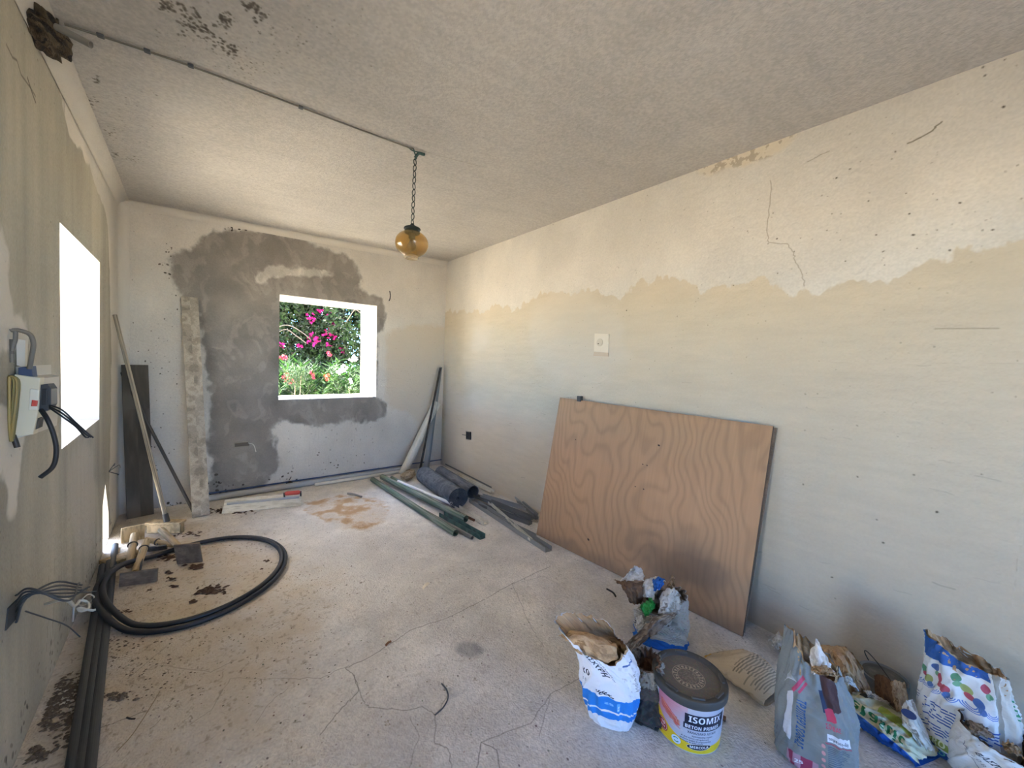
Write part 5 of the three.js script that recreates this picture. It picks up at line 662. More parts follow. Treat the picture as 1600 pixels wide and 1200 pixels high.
// ---------------------------------------------------------------- pendant lamp
{
  const c = ceilAt(649, 234), t = thing('pendant_lamp', 'amber glass globe lamp hanging on a long chain from the ceiling', 'lamp', c), low = uprightAt(644, 353, c).sub(c), g = uprightAt(643.5, 381, c).sub(c), R = uprightAt(669, 381, c).distanceTo(uprightAt(617.5, 381, c)) / 2;
  const dark = mat('#2c3634', 0.5, { metalness: 0.4 });
  mesh('ceiling_hook', [curveGeo([V(-0.05, -0.004, 0), V(-0.025, 0, 0.01), V(0.0, -0.03, 0.0), V(0.008, -0.05, 0), V(-0.002, -0.062, 0)], 0.005, 24, 8), curveGeo([V(-0.045, -0.003, 0.0), V(-0.01, 0.0, -0.02), V(0.05, -0.004, 0)], 0.004, 20, 8), curveGeo([V(0, -0.05, 0), V(0.02, -0.02, 0.01), V(0.05, -0.014, 0.005), V(0.06, -0.008, 0)], 0.009, 16, 8)], mat('#33504a', 0.6), t, 'dark green metal hook');
  const start = V(0, -0.058, 0), end = V(g.x, low.y, g.z), n = 11, pitch = start.distanceTo(end) / n, link = new THREE.TorusGeometry(0.014, 0.003, 6, 18).scale(0.85, pitch * 1.16 / 0.034, 1);
  for (let i = 0; i < n; i++) { const m = mesh('chain_link', link, dark, t); m.position.copy(start).lerp(end, (i + 0.5) / n); m.rotation.y = (i % 2) * Math.PI / 2 + 0.5; }
  const lathe = (p, k = 1) => new THREE.LatheGeometry(p.map(([a, b]) => new THREE.Vector2(a * k, b * k)), 48);
  const cap = mesh('cap', lathe([[0, 1.28], [0.1, 1.22], [0.16, 1.12], [0.3, 1.06], [0.5, 0.96], [0.52, 0.9], [0.34, 0.88], [0.46, 0.8], [0.47, 0.66], [0.4, 0.62], [0, 0.64]], R), dark, t, 'dark metal gallery cap'); cap.position.copy(g);
  // ribbed melon globe, closed by a small clear ring below
  const prof = []; for (let i = 0; i <= 26; i++) { const a = lerp(0.42, 2.72, i / 26); prof.push([Math.sin(a), Math.cos(a) * 0.82]); }
  const gg = gridGeo(96, 26, (s, v) => { const [x, y] = prof[Math.round(v * 26)], a = s * 2 * Math.PI, k = R * (1 + 0.022 * Math.abs(Math.cos(a * 5)) * x); return V(Math.cos(a) * x * k, y * R, -Math.sin(a) * x * k); }, true);
  const globe = mesh('globe', gg, new THREE.MeshPhysicalMaterial({ color: C('#dbbd7c'), roughness: 0.12, transmission: 0.8, thickness: 0, side: THREE.DoubleSide, clearcoat: 0.6, clearcoatRoughness: 0.08, specularIntensity: 1 }), t, 'ribbed amber glass globe'); globe.position.copy(g);
  const ring = mesh('bottom_ring', lathe([[0.38, -0.72], [0.4, -0.8], [0.44, -0.84], [0.46, -0.9], [0.4, -0.93], [0.34, -0.9], [0.33, -0.8]], R), new THREE.MeshPhysicalMaterial({ color: C('#e6dcc4'), roughness: 0.1, transmission: 0.8, thickness: 0, side: THREE.DoubleSide }), t, 'clear glass rim'); ring.position.copy(g);
  const so = mesh('socket', lathe([[0, 0.62], [0.2, 0.6], [0.2, 0.3], [0.14, 0.26], [0, 0.26]], R), mat('#3a3630', 0.7), t); so.position.copy(g);
  const bulb = mesh('bulb', lathe([[0, 0.28], [0.13, 0.26], [0.15, 0.15], [0.28, -0.1], [0.27, -0.28], [0.15, -0.42], [0, -0.46]], R), mat('#6f6353', 0.4), t, 'unlit dusty bulb'); bulb.position.copy(g);
}
// ---------------------------------------------------------------- ceiling wire, broken corner and conduit
{
  const w = [[101, 38], [160, 57], [230, 80], [300, 104], [400, 141], [500, 179], [580, 209], [646, 233]].map(([u, v]) => ceilAt(u, v, 0.008)), t = thing('ceiling_wire', 'grey electric wire clipped across the ceiling to the lamp', 'wire', V(0, 0, 0));
  mesh('cable', curveGeo(w, 0.0045, 120, 8), mat('#6f695e', 0.7), t); for (const [u, v] of [[157, 56], [230, 80], [298, 103], [470, 168]]) mesh('clip', new RoundedBoxGeometry(0.022, 0.012, 0.02, 2, 0.003).translate(...ceilAt(u, v, 0.008).toArray()), M.wire, t);
  // lump coloured dark to stand for the shaded ragged hole where the conduit enters
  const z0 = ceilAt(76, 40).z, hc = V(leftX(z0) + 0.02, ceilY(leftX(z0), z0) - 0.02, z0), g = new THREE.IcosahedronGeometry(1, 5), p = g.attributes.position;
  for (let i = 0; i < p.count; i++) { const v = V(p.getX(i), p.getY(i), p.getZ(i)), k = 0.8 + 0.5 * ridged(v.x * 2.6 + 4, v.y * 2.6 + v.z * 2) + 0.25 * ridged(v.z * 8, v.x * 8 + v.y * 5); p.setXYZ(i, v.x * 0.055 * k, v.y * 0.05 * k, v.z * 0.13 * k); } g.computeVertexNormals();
  lone('dark_hole_lump', g.translate(hc.x, hc.y, hc.z), texMat(blotchTex(['#3f3426', '#54462f', '#6b5a42', '#332a1e'], 10), 0.98, { bumpMap: plasterBump, bumpScale: 0.02 }), 'rough brown mortar lump, coloured dark as the shade of a broken hole below the ceiling', 'mortar');
  lone('conduit_stub', pipeGeo(ceilAt(88, 42, 0.05), ceilAt(142, 70, 0.09), 0.013, 0.002), mat('#7d7a72', 0.6), 'short grey conduit sticking out of the broken corner', 'conduit');
}
// ---------------------------------------------------------------- switchgear on the left wall
{
  const z0 = -2.12, side = (u, v, z = z0) => { const p = onPlane(u, v, V(0, 0, 1), z); p.x = Math.max(p.x, leftX(z) + 0.004); return p; };
  const t = thing('fuse_board', 'open fuse board with bundled wires on the left wall', 'fuse board', V(0, 0, 0));
  const beige = mat('#d8cfb4', 0.55), pale = mat('#c9c3b4', 0.75);
  // shapes traced in the plane across the wall, pushed along it
  const block = (pts, z, depth, m, name, label, parent = t) => { const s = new THREE.Shape(pts.map(([u, v]) => { const p = side(u, v, z); return new THREE.Vector2(p.x, p.y); })), g = new THREE.ExtrudeGeometry(s, { depth, bevelEnabled: true, bevelSize: 0.002, bevelThickness: 0.002, bevelSegments: 2 }); return mesh(name, g.translate(0, 0, z - depth), m, parent, label); };
  block([[-60, 686], [24, 684], [56, 676], [60, 640], [60, 592], [46, 588], [46, 572], [-60, 572]], z0 - 0.05, 0.2, pale, 'back_box');
  block([[24, 586], [62, 591], [60, 612], [58, 645], [51, 678], [26, 681]], z0 - 0.01, 0.036, beige, 'breaker', 'beige circuit breaker');
  block([[-50, 596], [22, 588], [24, 680], [-50, 684]], z0 - 0.03, 0.04, beige, 'breaker', 'beige circuit breaker');
  block([[48, 608], [60, 610], [58, 640], [46, 640]], z0 - 0.006, 0.01, mat('#e2dcc8', 0.5), 'breaker_face');
  block([[51, 626], [57, 627], [56, 634], [50, 634]], z0 + 0.002, 0.006, M.red, 'test_button', 'small red button');
  const dev = block([[62, 602], [74, 601], [79, 608], [79, 632], [74, 641], [60, 641], [58, 640], [60, 620]], z0 - 0.02, 0.06, mat('#34373a', 0.45), 'isolator', 'dark grey rotary isolator');
  block([[67, 608], [73, 608], [72, 632], [66, 632]], z0 + 0.045 - 0.06, 0.01, M.black, 'lever', undefined, dev);
  block([[52, 652], [62, 655], [60, 668], [52, 672]], z0 - 0.02, 0.03, M.iron, 'terminal');
  block([[30, 575], [48, 573], [50, 588], [30, 587]], z0 - 0.02, 0.04, mat('#3b4a66', 0.6), 'terminal', 'blue terminal block');
  const plate = leftAt(25, 545, 0.0), cover = [[0, 528], [40, 532], [39, 574], [0, 570]].map(([u, v]) => side(u, v, z0 - 0.05));
  mesh('cover_plate', sheetGeo(cover[3], cover[2], cover[1], cover[0], 0.02), mat('#d6cfbf', 0.8), t);
  const wireCols = ['#94804a', '#6f6640', '#a38e54', '#5f5840', '#a8965c'];
  for (let i = 0; i < 7; i++) { const o = i * 3.2, z = z0 + 0.004 + 0.008 * (i % 3); mesh('wire', curveGeo([side(-12 + o * 0.4, 600 + i, z - 0.02), side(2 + o * 0.8, 588, z + 0.01), side(8 + o, 592, z + 0.012), side(8 + o, 630, z + 0.014), side(4 + o, 664, z + 0.012), side(-2 + o * 0.7, 690, z)], 0.0042, 40, 6), mat(wireCols[i % 5], 0.5), t, 'yellow and green insulated wire'); }
  mesh('cable', curveGeo([side(-25, 512, z0), side(0, 515, z0), side(28, 516, z0), side(46, 522, z0), side(52, 535, z0), side(49, 560, z0), side(46, 576, z0 - 0.01)], 0.007, 40, 8), mat('#6f6a60', 0.6), t, 'grey bent cable');
  mesh('cable', curveGeo([side(24, 514, z0), side(24, 530, z0), side(10, 548, z0), side(-8, 566, z0)], 0.006, 24, 8), mat('#6f6a60', 0.6), t, 'grey bent cable'); mesh('cable', curveGeo([side(-15, 552, z0), side(0, 548, z0), side(10, 540, z0), side(18, 530, z0)], 0.006, 24, 8), mat('#57534b', 0.6), t, 'dark bent cable');
  mesh('cable', curveGeo([side(64, 640, z0 - 0.02), side(74, 655, z0), side(84, 680, z0), side(88, 705, z0), side(82, 730, z0), side(63, 746, z0)], 0.0075, 50, 8), M.black, t, 'black cable with a free end');
  for (let i = 0; i < 3; i++) mesh('wire', curveGeo([side(77, 633 + i * 2, z0 - 0.02), side(96, 640 + i * 5, z0), side(118, 660 + i * 3, z0 - 0.02), side(136, 676 + i * 4, z0 - 0.05), side(146 - i * 3, 684 - i, z0 - 0.05)], 0.003, 30, 6), M.black, t, 'thin black wire'); mesh('wire_stub', curveGeo([side(20, 680, z0), side(24, 690, z0), side(27, 699, z0)], 0.008, 10, 8), M.black, t);
}
{ // wires hanging out of the left wall and the end wall
  const w = thing('wall_wires', 'loose wires poking out of the left wall above the slit', 'wires', V(0, 0, 0)), a = leftAt(170, 737, 0); for (const [u, v] of [[186, 728], [196, 730], [192, 742]]) mesh('wire', curveGeo([a, leftAt((170 + u) / 2, v - 2, 0.04), leftAt(u - 8, v, 0.09)], 0.003, 16, 6), M.wire, w);
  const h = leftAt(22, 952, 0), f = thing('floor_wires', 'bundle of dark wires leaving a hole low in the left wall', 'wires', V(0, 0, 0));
  const ends = [[128, 914, 0.02], [126, 918, 0.03], [128, 922, 0.05], [150, 924, 0.04], [140, 917, 0.06], [124, 911, 0.02]];
  ends.forEach(([u, v, off], i) => { const e = leftAt(u, v, off + 0.08), m1 = leftAt(40 + i * 3, 936 - i * 3, 0.05 + 0.01 * i), m2 = leftAt(78 + i * 3, 912 + i * 5, 0.08 + 0.015 * i); mesh('wire', curveGeo([h.clone().add(V(0.005, (i - 2.5) * 0.02, 0)), m1, m2, e], 0.0035, 36, 6), i % 2 ? M.wire : mat('#3f474c', 0.6), f); });
  mesh('wire', curveGeo([leftAt(40, 955, 0.03), leftAt(70, 965, 0.05), leftAt(105, 978, 0.08), leftAt(125, 995, 0.1)], 0.0025, 30, 6), M.wire, f);
  mesh('hole_shade_plate', sheetGeo(leftAt(10, 985, 0.004), leftAt(30, 962, 0.004), leftAt(32, 932, 0.004), leftAt(14, 950, 0.004), 0.004), mat('#4a4a46', 0.95), f, 'flat dark plate painting the shade of an empty junction hole');  // flat plate coloured dark as the shade inside the wall hole
  const wc = thing('white_cable', 'stiff white cable curling over the pipes by the left wall', 'cable', V(0, 0, 0)); mesh('cable', curveGeo([leftAt(72, 943, 0.06), leftAt(96, 937, 0.12), floorAt(116, 945, 0.12), floorAt(125, 938, 0.12), floorAt(136, 940, 0.1), floorAt(137, 952, 0.09), floorAt(126, 955, 0.09), floorAt(122, 949, 0.1), floorAt(146, 954, 0.08), floorAt(155, 946, 0.07)].map((p) => (p.x = Math.max(p.x, leftX(p.z) + 0.02), p)), 0.0065, 90, 8), M.whiteCable, wc); mesh('free_end', curveGeo([floorAt(116, 945, 0.11), floorAt(114, 958, 0.06), floorAt(113, 972, 0.02)], 0.006, 16, 8), M.whiteCable, wc);
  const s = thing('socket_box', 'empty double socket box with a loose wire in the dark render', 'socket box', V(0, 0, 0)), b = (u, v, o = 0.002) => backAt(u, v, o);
  const rim = [[366, 692], [390, 690], [390, 697], [366, 699]]; for (let i = 0; i < 4; i++) mesh('frame', rodGeo(b(...rim[i]), b(...rim[(i + 1) % 4]), 0.007, 0.007, 6), mat('#8f887a', 0.9), s); mesh('recess_tone', sheetGeo(b(366, 699, 0.003), b(390, 697, 0.003), b(390, 690, 0.003), b(366, 692, 0.003), 0.003), mat('#5c554a', 0.95), s); mesh('wire', curveGeo([b(388, 692, 0.01), b(396, 695, 0.05), b(400, 706, 0.06)], 0.004, 16, 6), M.whiteCable, s);  // flat dark sheet paints the shade inside the empty box
  lone('wall_hook', curveGeo([backAt(609, 455, 0.005), backAt(610, 462, 0.03), backAt(609, 468, 0.03), backAt(608, 470, 0.01)], 0.006, 16, 6), M.black, 'small black hook in the end wall beside the window', 'hook');
  const o = thing('blank_outlet', 'square plastered outlet plate on the right wall above the plywood', 'outlet', V(0, 0, 0)), r = (u, v, d) => rightAt(u, v, d); mesh('plate', sheetGeo(r(928, 549, 0.012), r(950, 551, 0.012), r(951, 522, 0.012), r(929, 521, 0.012), 0.012), mat('#d8ccb6', 0.85), o); mesh('recess_tone', new THREE.CylinderGeometry(0.034, 0.034, 0.004, 28).rotateZ(Math.PI / 2).translate(...r(937, 535, 0.014).toArray()), mat('#c9bca4', 0.9), o); mesh('screw_hole', new THREE.SphereGeometry(0.006, 10, 8).translate(...r(935, 537, 0.014).toArray()), mat('#3a332a', 0.9), o); mesh('lower_lip', sheetGeo(r(927, 556, 0.01), r(950, 557, 0.01), r(950, 551, 0.014), r(928, 550, 0.014), 0.01), mat('#c4b096', 0.9), o);
  const q = thing('open_socket', 'small open socket box with bare wires on the right wall near the corner', 'socket box', V(0, 0, 0)); mesh('box', sheetGeo(r(728, 686, 0.012), r(735, 687, 0.012), r(735, 675, 0.012), r(728, 674, 0.012), 0.012), M.black, q); mesh('rim', [rodGeo(r(728, 686, 0.01), r(735, 687, 0.01), 0.005), rodGeo(r(728, 674, 0.01), r(735, 675, 0.01), 0.005)], mat('#8f8878', 0.9), q); mesh('wire', curveGeo([r(731, 680, 0.015), r(727, 680, 0.05), r(722, 679, 0.07)], 0.004, 12, 6), M.wire, q);
  const nl = thing('wall_nail', 'bent nail with a dark plug low on the end wall', 'nail', V(0, 0, 0)); mesh('plug', new THREE.SphereGeometry(0.03, 14, 10).scale(1.2, 0.7, 0.5).translate(...backAt(452, 754, 0.01).toArray()), mat('#4a4036', 0.95), nl); mesh('shank', rodGeo(backAt(452, 750, 0.02), backAt(455, 745, 0.05), 0.004), M.iron, nl);
}
// ---------------------------------------------------------------- litter on the floor
{
  const flake = (list, p, size, flat = 0.3) => { if (p.x < leftX(p.z) + 0.03) return; const n = 5, a0 = rr(0, 6.28), tilt = rr(-0.5, 0.5); list.push({ p, size, n, a0, flat, tilt }); };
  function flakesGeo(list) { // low faceted crumbs and curled bits of leaf
    const pos = []; for (const { p, size, n, a0, flat, tilt } of list) { const R = []; for (let k = 0; k < n; k++) { const a = a0 + k / n * 6.283, r = size * rr(0.5, 1.1); R.push([p.x + Math.cos(a) * r, 0.0015 + size * flat * rr(0.05, 0.3) + 0, p.z + Math.sin(a) * r * 0.7]); } const top = [p.x, 0.002 + size * flat, p.z + tilt * size * 0.3], bot = [p.x, 0.0005, p.z]; for (let k = 0; k < n; k++) { const a = R[k], b = R[(k + 1) % n]; pos.push(...top, ...b, ...a, ...bot, ...a, ...b); } }
    const g = new THREE.BufferGeometry(); g.setAttribute('position', new THREE.Float32BufferAttribute(pos, 3)); g.computeVertexNormals(); return g;
  }
  const heap = (u, v, du, dv, n, s, list, flat) => { for (let i = 0; i < n; i++) flake(list, floorAt(u + du * (rnd() + rnd() - 1), v + dv * (rnd() + rnd() - 1)), s * rr(0.4, 1.4), flat); };
  const leaf = []; for (const [u, v, du, dv, n, s] of [[305, 886, 18, 4, 26, 0.022], [330, 922, 28, 8, 60, 0.018], [318, 926, 16, 5, 20, 0.022], [272, 918, 4, 3, 5, 0.02], [300, 940, 6, 3, 6, 0.018], [265, 895, 8, 3, 6, 0.02], [270, 906, 10, 4, 8, 0.015], [415, 877, 8, 4, 8, 0.012], [408, 890, 3, 2, 3, 0.014], [180, 957, 8, 3, 8, 0.02], [265, 872, 20, 6, 26, 0.02], [295, 835, 26, 6, 26, 0.02], [365, 801, 40, 4, 44, 0.018], [340, 798, 16, 4, 20, 0.022], [235, 922, 4, 2, 4, 0.016], [200, 955, 10, 3, 6, 0.012]]) heap(u, v, du, dv, n, s, leaf, 0.4);
  lone('leaf_litter', flakesGeo(leaf), mat('#4a3626', 0.95), 'brown dead leaf litter scattered inside and around the pipe coil', 'litter', null, 'stuff');
  const dirt = []; for (const [u, v, du, dv, n, s] of [[90, 1090, 36, 34, 190, 0.011], [70, 1120, 30, 30, 120, 0.012], [112, 1075, 26, 26, 90, 0.01], [180, 1090, 40, 8, 40, 0.012], [105, 1140, 30, 40, 60, 0.012], [190, 1030, 60, 30, 40, 0.007], [60, 1180, 30, 15, 40, 0.014], [240, 1060, 80, 60, 60, 0.006], [340, 980, 120, 60, 60, 0.005], [420, 1040, 160, 90, 70, 0.005], [500, 900, 140, 60, 60, 0.006], [380, 850, 120, 20, 40, 0.007], [210, 1000, 60, 20, 30, 0.007]]) heap(u, v, du, dv, n, s, dirt, 0.5);
  lone('dirt_crumbs', flakesGeo(dirt), mat('#685b4a', 0.98), 'dark crumbs of earth strewn along the left wall', 'dirt', null, 'stuff');
  const pale = []; for (const [u, v, du, dv, n, s] of [[100, 1095, 30, 26, 26, 0.008], [700, 940, 200, 120, 26, 0.006], [1180, 1050, 60, 40, 30, 0.006], [900, 860, 60, 20, 14, 0.008], [780, 1080, 200, 100, 24, 0.005], [990, 990, 60, 20, 16, 0.006], [760, 930, 10, 6, 4, 0.01]]) heap(u, v, du, dv, n, s, pale, 0.5);
  lone('plaster_crumbs', flakesGeo(pale), mat('#d9d2c4', 0.95), 'pale crumbs of plaster strewn over the floor', 'crumbs', null, 'stuff');
  const stick = (label, pts, r, m) => lone('twig', curveGeo(pts.map(([u, v]) => floorAt(u, v, r)), r, 20, 6), m, label, 'twig');
  stick('thin straw lying on the floor towards the doorway', [[182, 1175], [205, 1150], [238, 1100], [250, 1080]], 0.0015, mat('#8f7d60', 0.9)); stick('short brown twig next to the plastic pipes', [[198, 1121], [204, 1123], [211, 1123]], 0.003, mat('#4a3a2a', 0.9)); stick('short grey hose offcut on the rust stain', [[543, 771], [552, 772], [565, 776]], 0.012, mat('#8a857a', 0.7)); stick('dark twig lying by the crumpled sack', [[948, 920], [958, 926], [962, 932]], 0.006, mat('#3c332a', 0.9)); stick('curved wire loop lying in the middle of the floor', [[690, 1068], [698, 1078], [700, 1090], [692, 1106], [680, 1117]], 0.003, M.wire); stick('rusty brown peg lying beside the paint bucket', [[1122, 1118], [1128, 1121], [1134, 1124]], 0.011, M.rust); stick('dead brown leaf stalk lying in the middle of the floor', [[603, 1008], [607, 1004], [611, 1002]], 0.006, mat('#7a4f30', 0.9));
  const a = floorAt(665, 916); lone('paper_shred', flapGeo([[[a.x - 0.03, 0.004, a.z + 0.01], [a.x, 0.012, a.z - 0.01], [a.x + 0.03, 0.006, a.z - 0.03]], [[a.x - 0.03, 0.003, a.z + 0.03], [a.x, 0.006, a.z + 0.012], [a.x + 0.035, 0.004, a.z - 0.012]]], { crumple: 0.003, s: 91, nu: 10, nv: 6 }), mat('#d8ccb4', 0.9, { side: THREE.DoubleSide }), 'small cream shred of paper in the middle of the floor', 'paper');
}
// ---------------------------------------------------------------- garden beyond the end window
function leafMat(color, trans = 0.35) { return new THREE.MeshPhysicalMaterial({ color: C(color), roughness: 1, transmission: trans, thickness: 0, vertexColors: true, side: THREE.DoubleSide }); }
// leaves: [point, direction, length, width, shade] -> one folded four-triangle blade each
function leavesGeo(list) {
  const pos = [], col = [], idx = [];
  for (const [p, d, L, W, c] of list) {
    const side = V(rr(-1, 1), rr(-1, 1), rr(-1, 1)).cross(d).normalize(), nrm = side.clone().cross(d), b = pos.length / 3;
    const put = (t, s, n) => { const q = p.clone().addScaledVector(d, t * L).addScaledVector(side, s * W).addScaledVector(nrm, n * W); pos.push(q.x, q.y, q.z); col.push(c[0], c[1], c[2]); };
    put(0, 0, 0); put(0.45, 0.5, 0.22); put(0.45, -0.5, 0.22); put(0.5, 0, 0); put(1, 0, -0.3);
    idx.push(b, b + 1, b + 3, b, b + 3, b + 2, b + 3, b + 1, b + 4, b + 3, b + 4, b + 2);
  }
  const g = new THREE.BufferGeometry(); g.setAttribute('position', new THREE.Float32BufferAttribute(pos, 3)); g.setAttribute('color', new THREE.Float32BufferAttribute(col, 3)); g.setIndex(idx); g.computeVertexNormals(); return g;
}
const inBall = () => { for (;;) { const p = V(rr(-1, 1), rr(-1, 1), rr(-1, 1)); if (p.lengthSq() < 1) return p; } };
const atZ = (u, v, z) => onPlane(u, v, V(0, 0, 1), z);
const barkMat = mat('#8d8070', 0.9), greyBark = mat('#6a6258', 0.9);
function crown(blobs, n, L, W, tint) {
  const list = [], vol = blobs.map(([, , , a, b, c]) => a * b * c), sum = vol.reduce((a, b) => a + b);
  blobs.forEach(([x, y, z, a, b, c], k) => { for (let i = 0; i < n * vol[k] / sum; i++) {
    const q = inBall(); q.setLength(Math.pow(q.length(), 0.6)); const p = V(x + q.x * a, y + q.y * b, z + q.z * c);
    if (p.y < -0.02 || fbm(p.x * 2.6 + 7, p.y * 2.6 + p.z * 1.9, 3) < 0.36) continue;
    const d = inBall().add(q.clone().multiplyScalar(0.7)).add(V(0, -0.15, 0)).normalize(), s = rr(0.6, 1.25), w = rr(0, 1);
    list.push([p, d, L * rr(0.7, 1.2), W * rr(0.8, 1.2), [s * lerp(tint[0], tint[3], w), s * lerp(tint[1], tint[4], w), s * lerp(tint[2], tint[5], w)]]);
  } });
  return leavesGeo(list);
}
const G1 = leafMat('#233d15',0.3), G2 = leafMat('#25451a', 0.3);
const petalWhite = mat('#f4f1ea', 0.8, { side: THREE.DoubleSide }), petalPink = mat('#c0167c', 0.75, { side: THREE.DoubleSide }), petalRose = mat('#c83450', 0.75, { side: THREE.DoubleSide }), petalSalmon = mat('#d0523e', 0.75, { side: THREE.DoubleSide });
function blossom(p, r, n, m, parent, size = 0.035) { // a cluster of small five-petalled flowers
  const list = [];
  for (let i = 0; i < n; i++) { const c = inBall().multiplyScalar(r).add(p), ax = inBall().add(V(-0.1, 0.3, 0.8)).normalize(), u = V(0.3, 1, 0.2).cross(ax).normalize(), w = ax.clone().cross(u); for (let k = 0; k < 5; k++) { const t = k * 1.2566 + i; list.push([c, u.clone().multiplyScalar(Math.cos(t)).addScaledVector(w, Math.sin(t)).addScaledVector(ax, 0.35).normalize(), size, size * 0.8, [1, 1, 1]]); } }
  const g = leavesGeo(list); g.deleteAttribute('color'); return mesh('flower_cluster', g, m, parent);
}
{
  const b = thing('bougainvillea', 'tall green bougainvillea with magenta flowers outside the end window', 'shrub', V(0, 0, 0));
  const f = mesh('foliage', crown([[0.9, 1.9, -8.6, 1.0, 1.5, 0.55], [1.9, 2.0, -8.5, 0.9, 1.6, 0.6], [0.2, 1.6, -8.9, 0.8, 1.4, 0.5], [2.2, 3.2, -8.6, 0.9, 0.9, 0.6]], 52000, 0.085, 0.06, [0.7, 0.9, 0.5, 1.2, 1.3, 0.8]), G1, b); f.userData.kind = 'stuff';
  mesh('stem', [rodGeo(V(1.2, -0.06, -8.6), V(1.1, 1.2, -8.6), 0.05, 0.03), rodGeo(V(1.1, 1.2, -8.6), V(0.6, 2.6, -8.5), 0.03, 0.012), rodGeo(V(1.1, 1.2, -8.6), V(1.9, 2.9, -8.5), 0.03, 0.012)], barkMat, b);
  for (const [u, v, r, n] of [[515, 490, 0.07, 10], [500, 486, 0.05, 7], [487, 498, 0.11, 12], [516, 522, 0.13, 26], [490, 530, 0.13, 22], [521, 508, 0.06, 9], [535, 546, 0.07, 10], [467, 540, 0.05, 6], [537, 497, 0.05, 6], [514, 538, 0.05, 6], [438, 540, 0.06, 7]]) blossom(atZ(u, v, -8.05), r, n, petalPink, b);
}
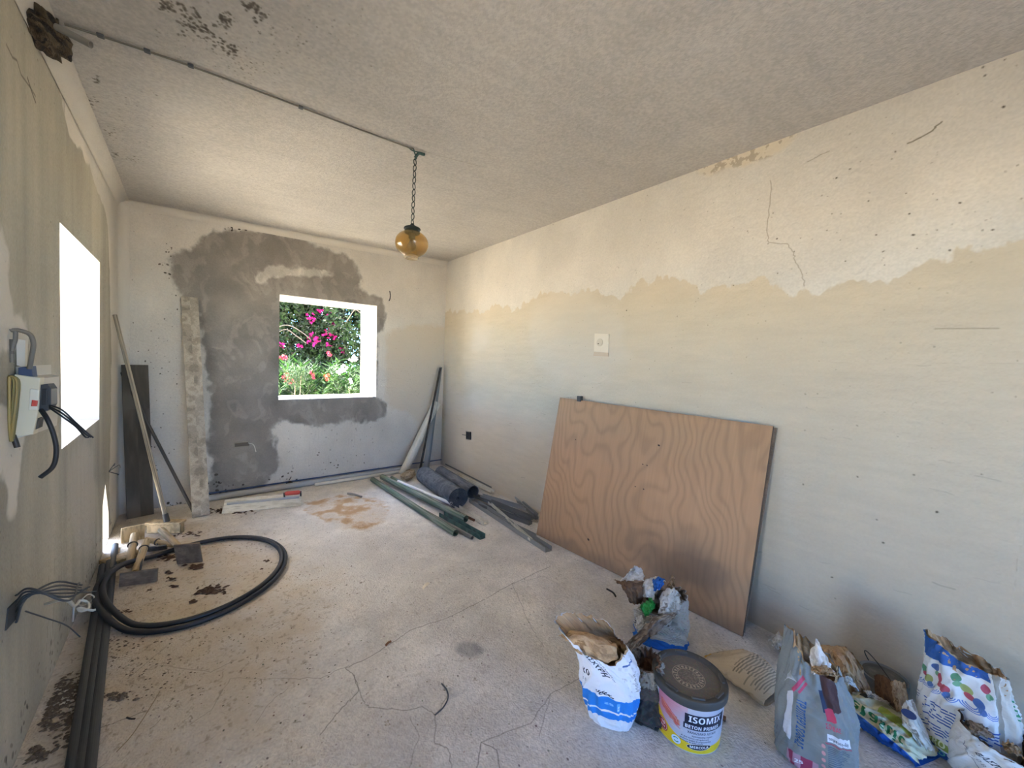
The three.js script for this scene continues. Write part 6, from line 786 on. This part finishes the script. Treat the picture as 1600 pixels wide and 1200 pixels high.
{
  const o = thing('oleander', 'leafy oleander with long narrow leaves and rose flowers below the bougainvillea', 'shrub', V(0, 0, 0)), list = [];
  for (let k = 0; k < 230; k++) { // whorled leafy shoots
    const base = V(rr(0.35, 2.0), rr(0.1, 1.15), rr(-7.7, -7.0)), top = base.clone().add(V(rr(-0.2, 0.2), rr(0.25, 0.6), rr(0, 0.25))); top.y = Math.min(top.y, 1.6 - 0.12 * Math.abs(top.x - 1.2) + rr(-0.15, 0.1));
    for (let i = 0; i < 26; i++) { const t = rr(0.1, 1), p = base.clone().lerp(top, t), a = rr(0, 6.28), d = V(Math.cos(a), rr(0.3, 1.1), Math.sin(a)).normalize(), s = rr(0.7, 1.3), w = rnd(); list.push([p, d, rr(0.12, 0.2), rr(0.018, 0.03), [s * lerp(0.7, 1.1, w), s * lerp(0.9, 1.25, w), s * lerp(0.6, 0.75, w)]]); }
  }
  mesh('foliage', leavesGeo(list), G2, o).userData.kind = 'stuff';
  for (let k = 0; k < 9; k++) mesh('stem', rodGeo(V(0.5 + k * 0.17, -0.06, -7.3), V(0.4 + k * 0.19, rr(0.8, 1.2), rr(-7.6, -7.1)), 0.014, 0.008), barkMat, o);
  for (const [u, v, r, n] of [[447, 586, 0.07, 9], [452, 596, 0.06, 8], [443, 558, 0.05, 8], [488, 585, 0.06, 8], [513, 553, 0.04, 5]]) blossom(atZ(u, v, -6.95), r, n, petalRose, o, 0.032);
  blossom(atZ(509, 589, -6.95), 0.05, 7, petalSalmon, o, 0.034);
  const w = thing('white_oleander', 'young oleander with white flowers beside the window opening', 'shrub', V(0, 0, 0)), wl = [];
  for (let k = 0; k < 16; k++) { const base = V(rr(1.5, 1.8), rr(0.1, 0.9), rr(-7.0, -6.75)); for (let i = 0; i < 22; i++) { const a = rr(0, 6.28); wl.push([base.clone().add(V(0, rr(0, 0.35), 0)), V(Math.cos(a), rr(0.2, 1), Math.sin(a)).normalize(), rr(0.09, 0.15), 0.02, [rr(0.8, 1.2), rr(0.9, 1.3), rr(0.6, 0.8)]]); } }
  mesh('foliage', leavesGeo(wl), G2, w).userData.kind = 'stuff'; mesh('stem', rodGeo(V(1.65, -0.06, -6.9), V(1.6, 1.1, -6.9), 0.014, 0.007), barkMat, w);
  for (const [u, v, r, n] of [[552, 561, 0.06, 9], [537, 575, 0.06, 9], [532, 582, 0.05, 7], [549, 594, 0.04, 4]]) blossom(atZ(u, v, -6.7), r, n, petalWhite, w, 0.034);
  const pl = thing('dusty_shrub', 'low silvery shrub with pale leaves under the window', 'shrub', V(0, 0, 0)), sl = [], sc = atZ(461, 586, -6.6);
  for (let i = 0; i < 300; i++) { const p = inBall().multiply(V(0.14, 0.2, 0.12)).add(V(sc.x, sc.y - 0.05, sc.z)); sl.push([p, inBall().add(V(0, 0.6, 0)).normalize(), rr(0.04, 0.09), 0.022, [rr(0.85, 1.1), rr(0.9, 1.1), rr(0.85, 1)]]); }
  mesh('foliage', leavesGeo(sl), leafMat('#3c5434', 0.2), pl).userData.kind = 'stuff'; mesh('stem', [rodGeo(V(sc.x, -0.06, sc.z), V(sc.x, sc.y - 0.1, sc.z), 0.012, 0.006), rodGeo(V(sc.x + 0.03, -0.06, sc.z), V(sc.x + 0.08, sc.y, sc.z), 0.01, 0.005)], barkMat, pl);
}
{
  const t = thing('shade_tree', 'tall leafy tree with bare grey lower branches outside the end window', 'tree', V(0, 0, 0));
  const f = mesh('foliage', crown([[0.4, 2.75, -8.2, 0.7, 0.5, 0.4], [1.75, 2.5, -7.9, 0.35, 0.7, 0.3], [-1.1, 3.0, -8.3, 1.1, 0.9, 0.7], [0.9, 3.2, -8.7, 1.2, 0.7, 0.5]], 16000, 0.1, 0.07, [0.6, 0.9, 0.5, 1.15, 1.3, 0.8]), G1, t); f.userData.kind = 'stuff';
  mesh('trunk', [rodGeo(V(-1.1, -0.06, -8.3), V(-0.9, 1.6, -8.3), 0.12, 0.09), rodGeo(V(-0.9, 1.6, -8.3), V(-0.4, 3.2, -8.3), 0.09, 0.05)], greyBark, t);
  for (const pts of [[[430, 512], [450, 508], [470, 518], [485, 530]], [[430, 520], [448, 515], [462, 524], [478, 536]], [[565, 490], [555, 484], [548, 492], [540, 505]], [[430, 555], [450, 570], [470, 572], [480, 566]]]) mesh('branch', curveGeo(pts.map(([u, v], i) => atZ(u, v, -7.5 - 0.05 * i)), 0.008, 24, 6), greyBark, t);
}
renderer.render(scene, camera);
